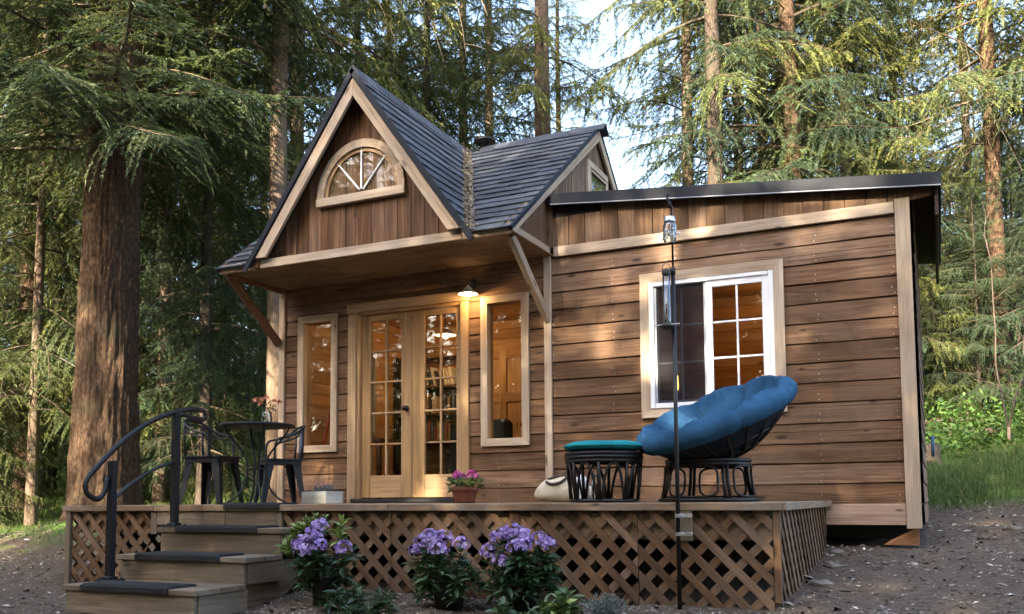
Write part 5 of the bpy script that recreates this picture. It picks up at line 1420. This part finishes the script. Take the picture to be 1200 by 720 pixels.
def trunk_mesh(name, seed, H, r0, segs=14, rings=40, rough=.06, flare=.5, mat=None, lean=.0, top=.02, furrow=0):
    rng = np.random.default_rng(seed); zz = np.concatenate([np.linspace(-.6, 1.2, rings // 4), np.linspace(1.2, H, rings - rings // 4 + 1)[1:]]); k = len(zz)
    th = np.linspace(0, 2 * np.pi, segs, endpoint=False) + np.pi / 2; Z, TH = np.meshgrid(zz, th, indexing='ij')
    r = r0 * (1 - Z / H).clip(top, 1) ** .85 + r0 * flare * np.exp(-np.clip(Z + .3, 0, 9) / .45) * (1 + .35 * np.sin(TH * 5 + seed))
    r = r * (1 + rough * (fbm(TH * segs / 9 + seed * 3.1, Z * 1.3, 3, seed) - .45) * 2 + rough * 1.4 * (vnoise(np.sin(TH) * 9 + 40 + np.cos(TH) * 7, Z * 3.4 + 9, seed) - .5))
    if furrow:
        q = (TH - np.pi / 2) * 3.2; wv = fbm(q * .7 + 3, Z * .8, 3, seed + 5) * 1.6
        f1 = 1 - np.abs(2 * vnoise(q * 2.4 + wv, Z * 2.3 + wv * .9, seed + 9) - 1); f2 = 1 - np.abs(2 * vnoise(q * 5.2 + wv * 2, Z * 5.5 + wv, seed + 12) - 1)
        r = r - furrow * (f1 ** 3 + .6 * f2 ** 2.5) + furrow * .5 * (vnoise(q * 9, Z * 9, seed + 15) - .5)
    px = r * np.cos(TH) + lean * Z + .02 * np.sin(Z * .7 + seed); py = r * np.sin(TH) + .02 * np.cos(Z * .6)
    ii = np.arange(k * segs).reshape(k, segs); lp = np.stack([ii[:-1], np.roll(ii, -1, 1)[:-1], np.roll(ii, -1, 1)[1:], ii[1:]], -1).reshape(-1)
    return np_mesh(name, np.stack([px, py, Z], -1), 4, (k - 1) * segs, mat, np.full((k - 1) * segs, .5), smooth=True, loops=lp)

rb = np.random.default_rng(77)
TEMPL = [bough(rb, 3.0, rb.uniform(.22, .45), rb.uniform(.25, .7), .058, .0185, .095, .0155, dens=rb.uniform(.85, 1)) for _ in range(5)]
TEMPL_F = [bough(rb, 3.0, rb.uniform(.25, .45), rb.uniform(.22, .55), .046, .018, .082, .013, dens=.98) for _ in range(5)]
DEADB = [bough(rb, 3.0, rb.uniform(.1, .35), rb.uniform(.5, 1.2), .17, .10, dead=True) for _ in range(4)]
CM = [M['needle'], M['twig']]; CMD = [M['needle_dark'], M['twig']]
CROWNS = [
    (crown_mesh('crown_mesh_a', 1, 25, 3.0, 3.3, TEMPL, DEADB, 4.4, .46, CM, 4.5), 25),
    (crown_mesh('crown_mesh_b', 2, 28, 5.0, 3.8, TEMPL, DEADB, 4.2, .52, CM, 5.0), 28),
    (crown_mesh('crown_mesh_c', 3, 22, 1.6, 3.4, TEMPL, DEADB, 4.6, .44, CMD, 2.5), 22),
    (crown_mesh('crown_mesh_d', 4, 26, 2.5, 3.0, TEMPL, DEADB, 4.0, .46, CM, 5.0), 26),
]
CROWNS.append((crown_mesh('crown_mesh_sparse', 14, 27, 4.5, 3.6, TEMPL, DEADB, 2.3, .62, CM, 4.0, .2, .22), 27))
TEMPL_D = [bough(rb, 3.0, rb.uniform(.3, .5), rb.uniform(.4, .8), .10, .060, .21, .075, dens=.95) for _ in range(4)]
DENSE = (crown_mesh('crown_mesh_dense', 9, 24, 2.0, 3.6, TEMPL_D, DEADB, 4.7, .46, CM, .5, .2, .16, .6), 24)
YOUNG = (crown_mesh('crown_mesh_young', 5, 7, .25, 1.9, TEMPL, DEADB, 5.2, .22, CM, .6, .06), 7)
YOUNG2 = (crown_mesh('crown_mesh_young_dark', 15, 9, .3, 2.3, TEMPL, DEADB, 5.0, .26, CMD, .8, .07), 9)
TRUNKS = [trunk_mesh('trunk_mesh_%s' % n, 20 + i, h, 1.0 * r, 14, 34, .05, .4, M[b]) for i, (n, h, r, b) in enumerate((('a', 25, .19, 'bark'), ('b', 28, .24, 'bark2'), ('c', 22, .17, 'bark3'), ('d', 26, .16, 'bark2')))]
TRY = trunk_mesh('trunk_mesh_young', 31, 7, .06, 8, 16, .04, .3, M['bark3'])
TRY2 = trunk_mesh('trunk_mesh_young_b', 32, 9, .08, 8, 16, .04, .3, M['bark3'])

def tree(name, label, x, y, crown, trunk, s=1.0, rz=0.0, group=None, sr=None, cat='tree', sink=.0, tilt=(0, 0), cw=1.0):
    t = thing(name, label, cat, (x, y, g1(x, y) - .05 - sink), rz, group)
    t.rotation_euler = (tilt[0], tilt[1], rz)
    c = link('crown', crown, t); k = link('trunk', trunk, t)
    c.scale = (s * cw, s * cw, s); k.scale = (sr or s, sr or s, s)
    return t

# the big fir beside the deck
hero_tr = trunk_mesh('trunk_mesh_big', 41, 21, .45, 150, 330, .05, .45, M['bark'], lean=.012, furrow=.022)
def hero_sector(az, z, rng): return True
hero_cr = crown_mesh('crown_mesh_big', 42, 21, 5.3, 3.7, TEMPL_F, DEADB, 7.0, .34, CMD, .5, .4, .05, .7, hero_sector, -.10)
hx, hy = spot(121, 12.3)
bigt = thing('fir_tree', 'huge fir with thick rough reddish trunk at the left end of the deck', 'tree', (hx, hy, g1(hx, hy) - .12))
hc = link('crown', hero_cr, bigt); ht = link('trunk', hero_tr, bigt)

GRP = 'conifers in the wood around the cabin'
# trees one can tell apart by their trunks: (column in the photo, distance, crown, trunk, scale, trunk scale, turn, label)
NAMED = [
    (38, 14.5, 3, 3, .80, .55, .3, 'slender pale grey trunked conifer left of the huge fir'),
    (27, 17.5, 0, 0, .90, 1.0, 1.3, 'conifer with reddish brown trunk just behind the slender pale one at the far left'),
    (58, 20, 2, 2, .95, .9, 2.0, 'dark trunked conifer standing between the slender pale trunk and the huge fir'),
    (188, 17, 3, 3, .78, .75, 2.6, 'thin conifer with dappled trunk just right of the huge fir'),
    (238, 15.2, 2, 2, .70, .72, 4.0, 'short trunked dark conifer seen under the left metal chair'),
    (322, 13.6, 1, 1, 1.45, .62, .8, 'pale sunlit trunk close behind the left corner of the cabin'),
    (640, 21, 4, 1, 1.05, 1.06, 3.1, 'tall conifer with straight pinkish bare trunk rising behind the roof valley'),
    (845, 17.5, 4, 2, 1.10, 1.18, 1.1, 'grey trunked conifer with wide dark trunk rising behind the wing roof'),
    (814, 19.5, 4, 3, 1.0, .95, 5.0, 'slim conifer directly left of the wide grey trunk behind the wing'),
    (938, 18, 2, 0, 1.15, 1.05, 2.2, 'bushy dark conifer behind the middle of the wing roof'),
]
for px, dd, ci, ti, s, sr, rz, lb_ in NAMED:
    x, y = spot(px, dd); tree('conifer_tree', lb_, x, y, CROWNS[ci][0], TRUNKS[ti], s, rz, GRP, sr, cw=.82)
# the rest of the wood
rw = np.random.default_rng(123)
FILL = [(-130, 15), (-60, 21), (95, 24), (140, 19.5), (215, 25), (265, 21), (300, 30), (345, 19), (420, 21.5), (455, 30), (505, 20.5), (545, 27), (575, 24),
        (880, 25), (905, 20), (975, 26), (1010, 19), (1060, 23), (1145, 26), (1180, 18.5), (1265, 20), (1310, 17),
        (10, 30), (80, 36), (180, 38), (250, 40), (330, 42), (400, 38), (480, 44), (560, 40), (625, 50), (850, 38), (930, 42), (1000, 36), (1090, 44), (1160, 40), (1230, 38), (-40, 38), (150, 48), (662, 31), (300, 55), (440, 54), (880, 52), (1050, 55), (1200, 52), (30, 52)]
for i, (px, dd) in enumerate(FILL):
    x, y = spot(px + rw.uniform(-6, 6), dd); ci = int(rw.integers(4)); s = rw.uniform(.85, 1.2) * (1 if dd < 35 else .55)
    tree('conifer_tree', 'one of the crowded tall conifers in the sunlit wood behind the cabin', x, y, CROWNS[ci][0], TRUNKS[(0, 2, 2, 3)[int(rw.integers(4))]], s, rw.uniform(0, 6.28), GRP, s * rw.uniform(.8, 1.15), cw=.84)
YG = 'young firs at the edge of the wood'
YP = [(205, 18.5, .75), (262, 17.2, .62), (160, 22, .9), (8, 19, .7), (110, 26, .8), (290, 24, .9), (345, 22, .85), (-30, 14.5, .7), (70, 24, .85), (20, 24, .9), (1120, 21, .62), (1165, 24.5, .85), (1200, 20.5, .7), (1090, 26, .9), (1225, 17.5, .55), (1102, 18.5, .6), (1152, 18, .55), (1192, 23, .9), (1125, 24, .85), (1140, 29, 1.0), (1180, 31, 1.1)]
for i, (px, dd, s) in enumerate(YP):
    x, y = spot(px, dd); a = (YOUNG, TRY) if i % 2 else (YOUNG2, TRY2)
    tree('young_fir', 'bushy young fir with branches down to the ground under the tall conifers', x, y, a[0][0], a[1], s, rw.uniform(0, 6.28), YG)
# thin leafless double stemmed sapling on the bank at the right
sx_, sy_ = spot(1183, 14.2)
sap = thing('bare_sapling', 'thin dark sapling with two forked stems on the green bank at the right', 'sapling', (sx_, sy_, g1(sx_, sy_)))
mb = MB()
rs = random.Random(4)
def twig(p, d, l, r, dep):
    pts = [p]; 
    for q in range(5): d = (d + V((rs.gauss(0, .10), rs.gauss(0, .10), rs.gauss(.03, .06)))).normalized(); pts.append(pts[-1] + d * l / 5)
    mb.tube(pts, [r * (1 - .13 * q) for q in range(6)], 5)
    if dep:
        for q in (1, 2, 3, 4, 5):
            if rs.random() < .8: twig(pts[q], (d * .55 + V((rs.gauss(0, .8), rs.gauss(0, .8), rs.gauss(.35, .3)))).normalized(), l * rs.uniform(.28, .45), r * .45, dep - 1)
mb.tube([V((0, 0, -.1)), V((.01, 0, .35))], [.028, .024], 7)
twig(V((.01, 0, .33)), V((-.16, 0, 1)).normalized(), 2.6, .020, 2); twig(V((.01, 0, .33)), V((.22, .05, 1)).normalized(), 2.5, .020, 2)
mb.build('stems', M['branch'], sap, True)

# wood on the viewer's side of the clearing, shading the front of the cabin
BACK = [(-5.0, -18, 1, .95), (-2.4, -15.6, 2, .95), (2.9, -15.6, 0, .92), (5.6, -17.2, 2, .95), (8.9, -16, 1, .9), (4.4, -19.4, 2, .95), (1.9, -19.6, 1, .95),
        (-6.2, -23, 2, 1.12), (-4.3, -24.5, 0, 1.12), (3.0, -28, 1, 1.1), (-8.5, -17, 3, .85), (1.7, -24, 2, 1.12), (4.4, -22.8, 3, 1.1), (7.4, -24, 0, 1.1), (10.6, -22.5, 2, 1.0),
        (-17, -9, 0, .95), (-19, -13, 2, 1.0), (-21, -6, 1, .9), (-20, -25, 3, 1.1), (-24, -17, 0, 1.0), (13.5, -10, 3, .9), (14.5, -15, 2, 1.0), (-8, -31, 0, 1.1)]  # outermost ones added out of view to dim the window reflections
for x, y, ci, s in BACK:
    tree('conifer_tree', 'one of the unseen conifers across the clearing that shade the cabin and dim its window reflections', x, y, DENSE[0], TRUNKS[ci], s, rw.uniform(0, 6.28), 'conifers across the clearing')

t = tree('conifer_tree', 'one of the unseen conifers across the clearing that shade the cabin and dim its window reflections', -.5, -17.2, DENSE[0], TRUNKS[1], .72, .4, 'conifers across the clearing', 1.0)
t.children[0].location.z = 8.9; t.children[1].scale = (1, 1, .9)  # crown lifted to let low sun under it and shade the upper wing
for i in range(19):  # unseen ring added to darken what the windows mirror
    x = -52 + i * 4.6 + rw.uniform(-1, 1); y = -41 + rw.uniform(-3, 3)
    tree('conifer_tree', 'one of the unseen conifers across the clearing that shade the cabin and dim its window reflections', x, y, DENSE[0], TRUNKS[i % 4], (1.42 if x < -13 else .95), rw.uniform(0, 6.28), 'conifers across the clearing')
for x, y in ((-34, -34), (-31, -27), (-36, -20), (-30, -13), (-38, -8), (-29, -4)):  # more unseen trees added for the same dark reflections
    tree('conifer_tree', 'one of the unseen conifers across the clearing that shade the cabin and dim its window reflections', x, y, DENSE[0], TRUNKS[2], 1.3, rw.uniform(0, 6.28), 'conifers across the clearing')

# ------------------------------------------------------------------ ground cover
rng = np.random.default_rng(55)
def chips(n, xr, yr, smin, smax, seed, dens=None):
    rng = np.random.default_rng(seed); x = rng.uniform(*xr, n); y = rng.uniform(*yr, n)
    keep = ~((x > -3.45) & (x < 2.42) & (y > -2.45) & (y < 2.6)) & ~((x > -2.17) & (x < -.97) & (y > -3.66) & (y < -2.4)) & ~((x > 2.4) & (x < 3.2) & (y > .1) & (y < 2.6))
    x, y = x[keep], y[keep]; n = len(x); z = ground_at(x, y)
    L = rng.uniform(smin, smax, n) * rng.uniform(.5, 1.6, n); W_ = L * rng.uniform(.3, .8, n); Hh = L * rng.uniform(.12, .35, n); a = rng.uniform(0, 2 * np.pi, n)
    tx, ty = rng.normal(0, .25, n), rng.normal(0, .25, n)
    c = np.stack([x, y, z + Hh * .25], -1); ux = np.stack([np.cos(a), np.sin(a), tx], -1); uy = np.stack([-np.sin(a), np.cos(a), ty], -1); uz = np.stack([-tx, -ty, np.ones(n)], -1)
    P0 = c + ux * L[:, None] * .5; P1 = c - ux * L[:, None] * .5; P2 = c + uy * W_[:, None] * .5 + ux * (L * rng.uniform(-.2, .2, n))[:, None]; P3 = c - uy * W_[:, None] * .5; T_ = c + uz * Hh[:, None] * .5
    tri = np.stack([np.stack(q, 1) for q in ((P0, P2, T_), (P2, P1, T_), (P1, P3, T_), (P3, P0, T_))], 1).reshape(-1, 3, 3)
    return tri, np.repeat(np.clip(rng.beta(1.4, 1.9, n), 0, 1), 4)
A, ta = chips(52000, (-7.5, 7.5), (-5.2, 3.6), .010, .034, 61)
B, tb = chips(4200, (-7.5, 7.5), (-5.2, 4.0), .035, .075, 62)
C_, tcc = chips(16000, (-1.5, 3.5), (-4.0, -2.5), .008, .022, 63)
tri = np.concatenate([A, B, C_]); tt = np.concatenate([ta, tb, tcc * .8 + .2])
tag(link('bark_chips', np_mesh('bark_chips', tri, 3, len(tri), M['chips'], tt)), 'scattered bark chips and gravel on the bare ground', 'ground litter', None, 'stuff')

def blades(n, xr, yr, h, w, seed, mask):
    rng = np.random.default_rng(seed); x = rng.uniform(*xr, n); y = rng.uniform(*yr, n); k = mask(x, y, rng); x, y = x[k], y[k]; n = len(x)
    z = ground_at(x, y) - .01; p = np.stack([x, y, z], -1); hh = (h * rng.uniform(.4, 1.3, n))[:, None]; a = rng.uniform(0, 2 * np.pi, n); s = np.stack([np.cos(a), np.sin(a), np.zeros(n)], -1) * w
    ld = np.stack([rng.normal(0, .35, n), rng.normal(0, .35, n), np.ones(n)], -1)
    return np.stack([p - s, p + s, p + ld * hh], 1), rng.uniform(0, 1, n)
def grass_mask(x, y, rng):
    gr = np.clip((y - 2.9) / 1.0, 0, 1); lf = np.clip((-4.7 - x) / 1.2, 0, 1) * np.clip((y + 2.0) / 2.0, 0, 1) * .6
    return rng.uniform(0, 1, len(x)) < np.maximum(gr, lf) * np.clip(fbm(x * .9 + 7, y * .9 + 7, 3, 9) * 3.4 - 1.0, 0, 1)
g_a, t_a = blades(170000, (3.2, 14), (2.4, 13), .12, .006, 71, grass_mask)
g_b, t_b = blades(90000, (-20, -4.3), (-2.0, 14), .10, .006, 72, grass_mask)
g_c, t_c = blades(120000, (-18, -3), (2.0, 16), .16, .008, 73, grass_mask)
G_ = np.concatenate([g_a, g_b, g_c]); tag(link('grass', np_mesh('grass', G_, 3, len(G_), M['grass'], np.concatenate([t_a, t_b, t_c]))), 'short green grass on the bank and under the trees', 'grass', None, 'stuff')
rng = np.random.default_rng(66); n = 42000
x = rng.uniform(-7.5, 8, n); y = rng.uniform(-5.2, 5, n)
kk = ~((x > -3.45) & (x < 2.42) & (y > -2.45) & (y < 2.6)) & ~((x > -2.17) & (x < -.97) & (y > -3.66) & (y < -2.4)) & (rng.uniform(0, 1, n) < np.clip(fbm(x * 1.3 + 30, y * 1.3, 3, 4) * 3 - .8, .1, 1))
x, y = x[kk], y[kk]; n = len(x); p = np.stack([x, y, ground_at(x, y) + rng.uniform(.002, .012, n)], -1); a = rng.uniform(0, 6.28, n); l = (rng.uniform(.015, .06, n) * np.where(rng.uniform(0, 1, n) < .03, 3.5, 1))[:, None]
d = np.stack([np.cos(a), np.sin(a), rng.normal(0, .12, n)], -1); sd_ = np.stack([-np.sin(a), np.cos(a), np.zeros(n)], -1) * np.clip(l * .05, .0012, .005)
Q = np.stack([p - sd_, p + sd_, p + d * l + sd_ * .4, p + d * l - sd_ * .4], 1)
tag(link('needle_litter', np_mesh('needle_litter', Q, 4, n, M['twig'], rng.beta(1.2, 2, n))), 'brown fallen needles and small twigs on the ground', 'needle litter', None, 'stuff')
# leafy undergrowth on the bank behind
Q = []; T = []
rng = np.random.default_rng(81)
for i in range(420):
    if rng.uniform() < .55: px, dd = rng.uniform(1060, 1260), rng.uniform(13.5, 32)
    else: px, dd = rng.uniform(-40, 420), rng.uniform(19, 40)
    x, y = spot(px, dd); z = g1(x, y); r = rng.uniform(.25, .8); n = int(90 * r)
    q = leaf_quads(n, rng, x, y, z - .05, r, r * rng.uniform(.6, 1.1), .13, .055, .5); Q.append(q); T.append(np.clip(rng.uniform(.05, .55) + rng.normal(0, .15, n), 0, 1))
Q = np.concatenate(Q); T = np.concatenate(T); tag(link('undergrowth', np_mesh('undergrowth', Q, 4, len(Q), M['shrubleaf'], T)), 'low leafy undergrowth on the rising ground below the trees', 'undergrowth', None, 'stuff')
# fallen logs on the bank
for (px, dd, rz, l, r, lb_) in ((1108, 17.5, .5, 2.2, .09, 'grey fallen log lying highest on the green bank right of the cabin'), (1135, 16.2, 2.2, 1.5, .06, 'short dark fallen log lying across the green bank below the other one')):
    x, y = spot(px, dd); z = g1(x, y) + r * .8; mb = MB()
    mb.tube([V((-l / 2, 0, -.02)), V((-l / 6, .03, .0)), V((l / 5, -.02, .01)), V((l / 2, .02, .05))], [r, r * .95, r * .85, r * .7], 9); mb.tube([V((l / 5, 0, r * .6)), V((l / 4, .05, r + .22))], [.025, .012], 6)
    o = mb.build('fallen_log', M['bark3'], None, True); o.location = (x, y, z); o.rotation_euler = (0, 0, rz); tag(o, lb_, 'log', 'fallen logs on the bank')
# stump shadowed on the bank
x, y = spot(1089, 13.2); mb = MB(); mb.lathe([(0, .30), (.13, .29), (.145, .27), (.15, .1), (.19, -.08)], (0, 0, 0), 18); o = mb.build('tree_stump', M['bark3'], None, True); o.location = (x, y, g1(x, y)); tag(o, 'small dark tree stump close to the right corner of the cabin', 'stump')
# flat stones
STN = [(2.62, -1.62, .085, 'flat grey stone nearest the foot of the lattice side of the deck'), (2.60, -.25, .08, 'pale flat stone just under the cabin wall where the deck meets it'), (2.62, -.9, .09, 'broad flat stone halfway along the lattice side of the deck'),
       (4.35, -1.25, .09, 'light flat stone lying alone on the bare ground right of the deck'), (4.9, .9, .12, 'rounded grey stone on bare ground right of the cabin corner'), (5.35, .75, .14, 'pale stone near the right edge on the bare ground'), (3.95, 1.1, .09, 'small reddish stone on bare ground close to the cabin corner')]
for i, (x, y, r, lb_) in enumerate(STN):
    bm_v = []; mb = MB(); n = 12
    prof = [(0, .30), (.55, .29), (.85, .2), (1, .05), (.9, -.2)]
    mb.lathe([(p[0] * r, p[1] * r) for p in prof], (0, 0, 0), n); 
    mb.v = [V((p.x * (1 + .3 * noise.noise(V((p.x * 9 + i * 5, p.y * 9, 1)))), p.y * .7 * (1 + .3 * noise.noise(V((p.x * 9, p.y * 9 + i * 7, 5)))), p.z + .02 * noise.noise(p * 14 + V((i, 0, 0))))) for p in mb.v]
    o = mb.build('stone', M['stone']); o.location = (x, y, gA(x, y) + .01); o.rotation_euler = (0, 0, i * 1.3); tag(o, lb_, 'stone', 'loose stones beside the cabin')

# ------------------------------------------------------------------ sky, sun, view
SUN_EL, SUN_AZ = R(31), R(180 + 6)           # azimuth from +y, clockwise: the sun stands in front of the cabin
w = bpy.data.worlds.new('World'); sc.world = w; w.use_nodes = True
nt = w.node_tree; nt.nodes.clear(); k = NT(nt)
sky = nt.nodes.new('ShaderNodeTexSky'); sky.sky_type = 'NISHITA'; sky.sun_disc = False; sky.sun_elevation = SUN_EL; sky.sun_rotation = SUN_AZ
sky.altitude = 0; sky.air_density = 1.0; sky.dust_density = 3.5; sky.ozone_density = .6
bg = nt.nodes.new('ShaderNodeBackground'); bg.inputs[1].default_value = .15; wo = nt.nodes.new('ShaderNodeOutputWorld')
nt.links.new(sky.outputs[0], bg.inputs[0]); nt.links.new(bg.outputs[0], wo.inputs[0])
sun = bpy.data.lights.new('sun', 'SUN'); sun.energy = 5.0; sun.angle = R(.53); sun.color = (1, .84, .62)
so = bpy.data.objects.new('sun', sun); COL.objects.link(so)
sd = V((math.sin(SUN_AZ) * math.cos(SUN_EL), math.cos(SUN_AZ) * math.cos(SUN_EL), math.sin(SUN_EL)))
so.rotation_euler = (-sd).to_track_quat('-Z', 'Y').to_euler(); so.location = sd * 60
sc.view_settings.view_transform = 'Standard'; sc.view_settings.look = 'None'; sc.view_settings.exposure = 3.0; sc.view_settings.gamma = 1
sc.view_settings.use_curve_mapping = False
cy = sc.cycles; cy.max_bounces = 6; cy.diffuse_bounces = 3; cy.glossy_bounces = 3; cy.transmission_bounces = 4; cy.transparent_max_bounces = 10
cy.caustics_reflective = False; cy.caustics_refractive = False; cy.sample_clamp_indirect = 6
cy.use_denoising = True
try: cy.denoiser = 'OPENIMAGEDENOISE'; cy.denoising_input_passes = 'RGB_ALBEDO_NORMAL'
except Exception: pass
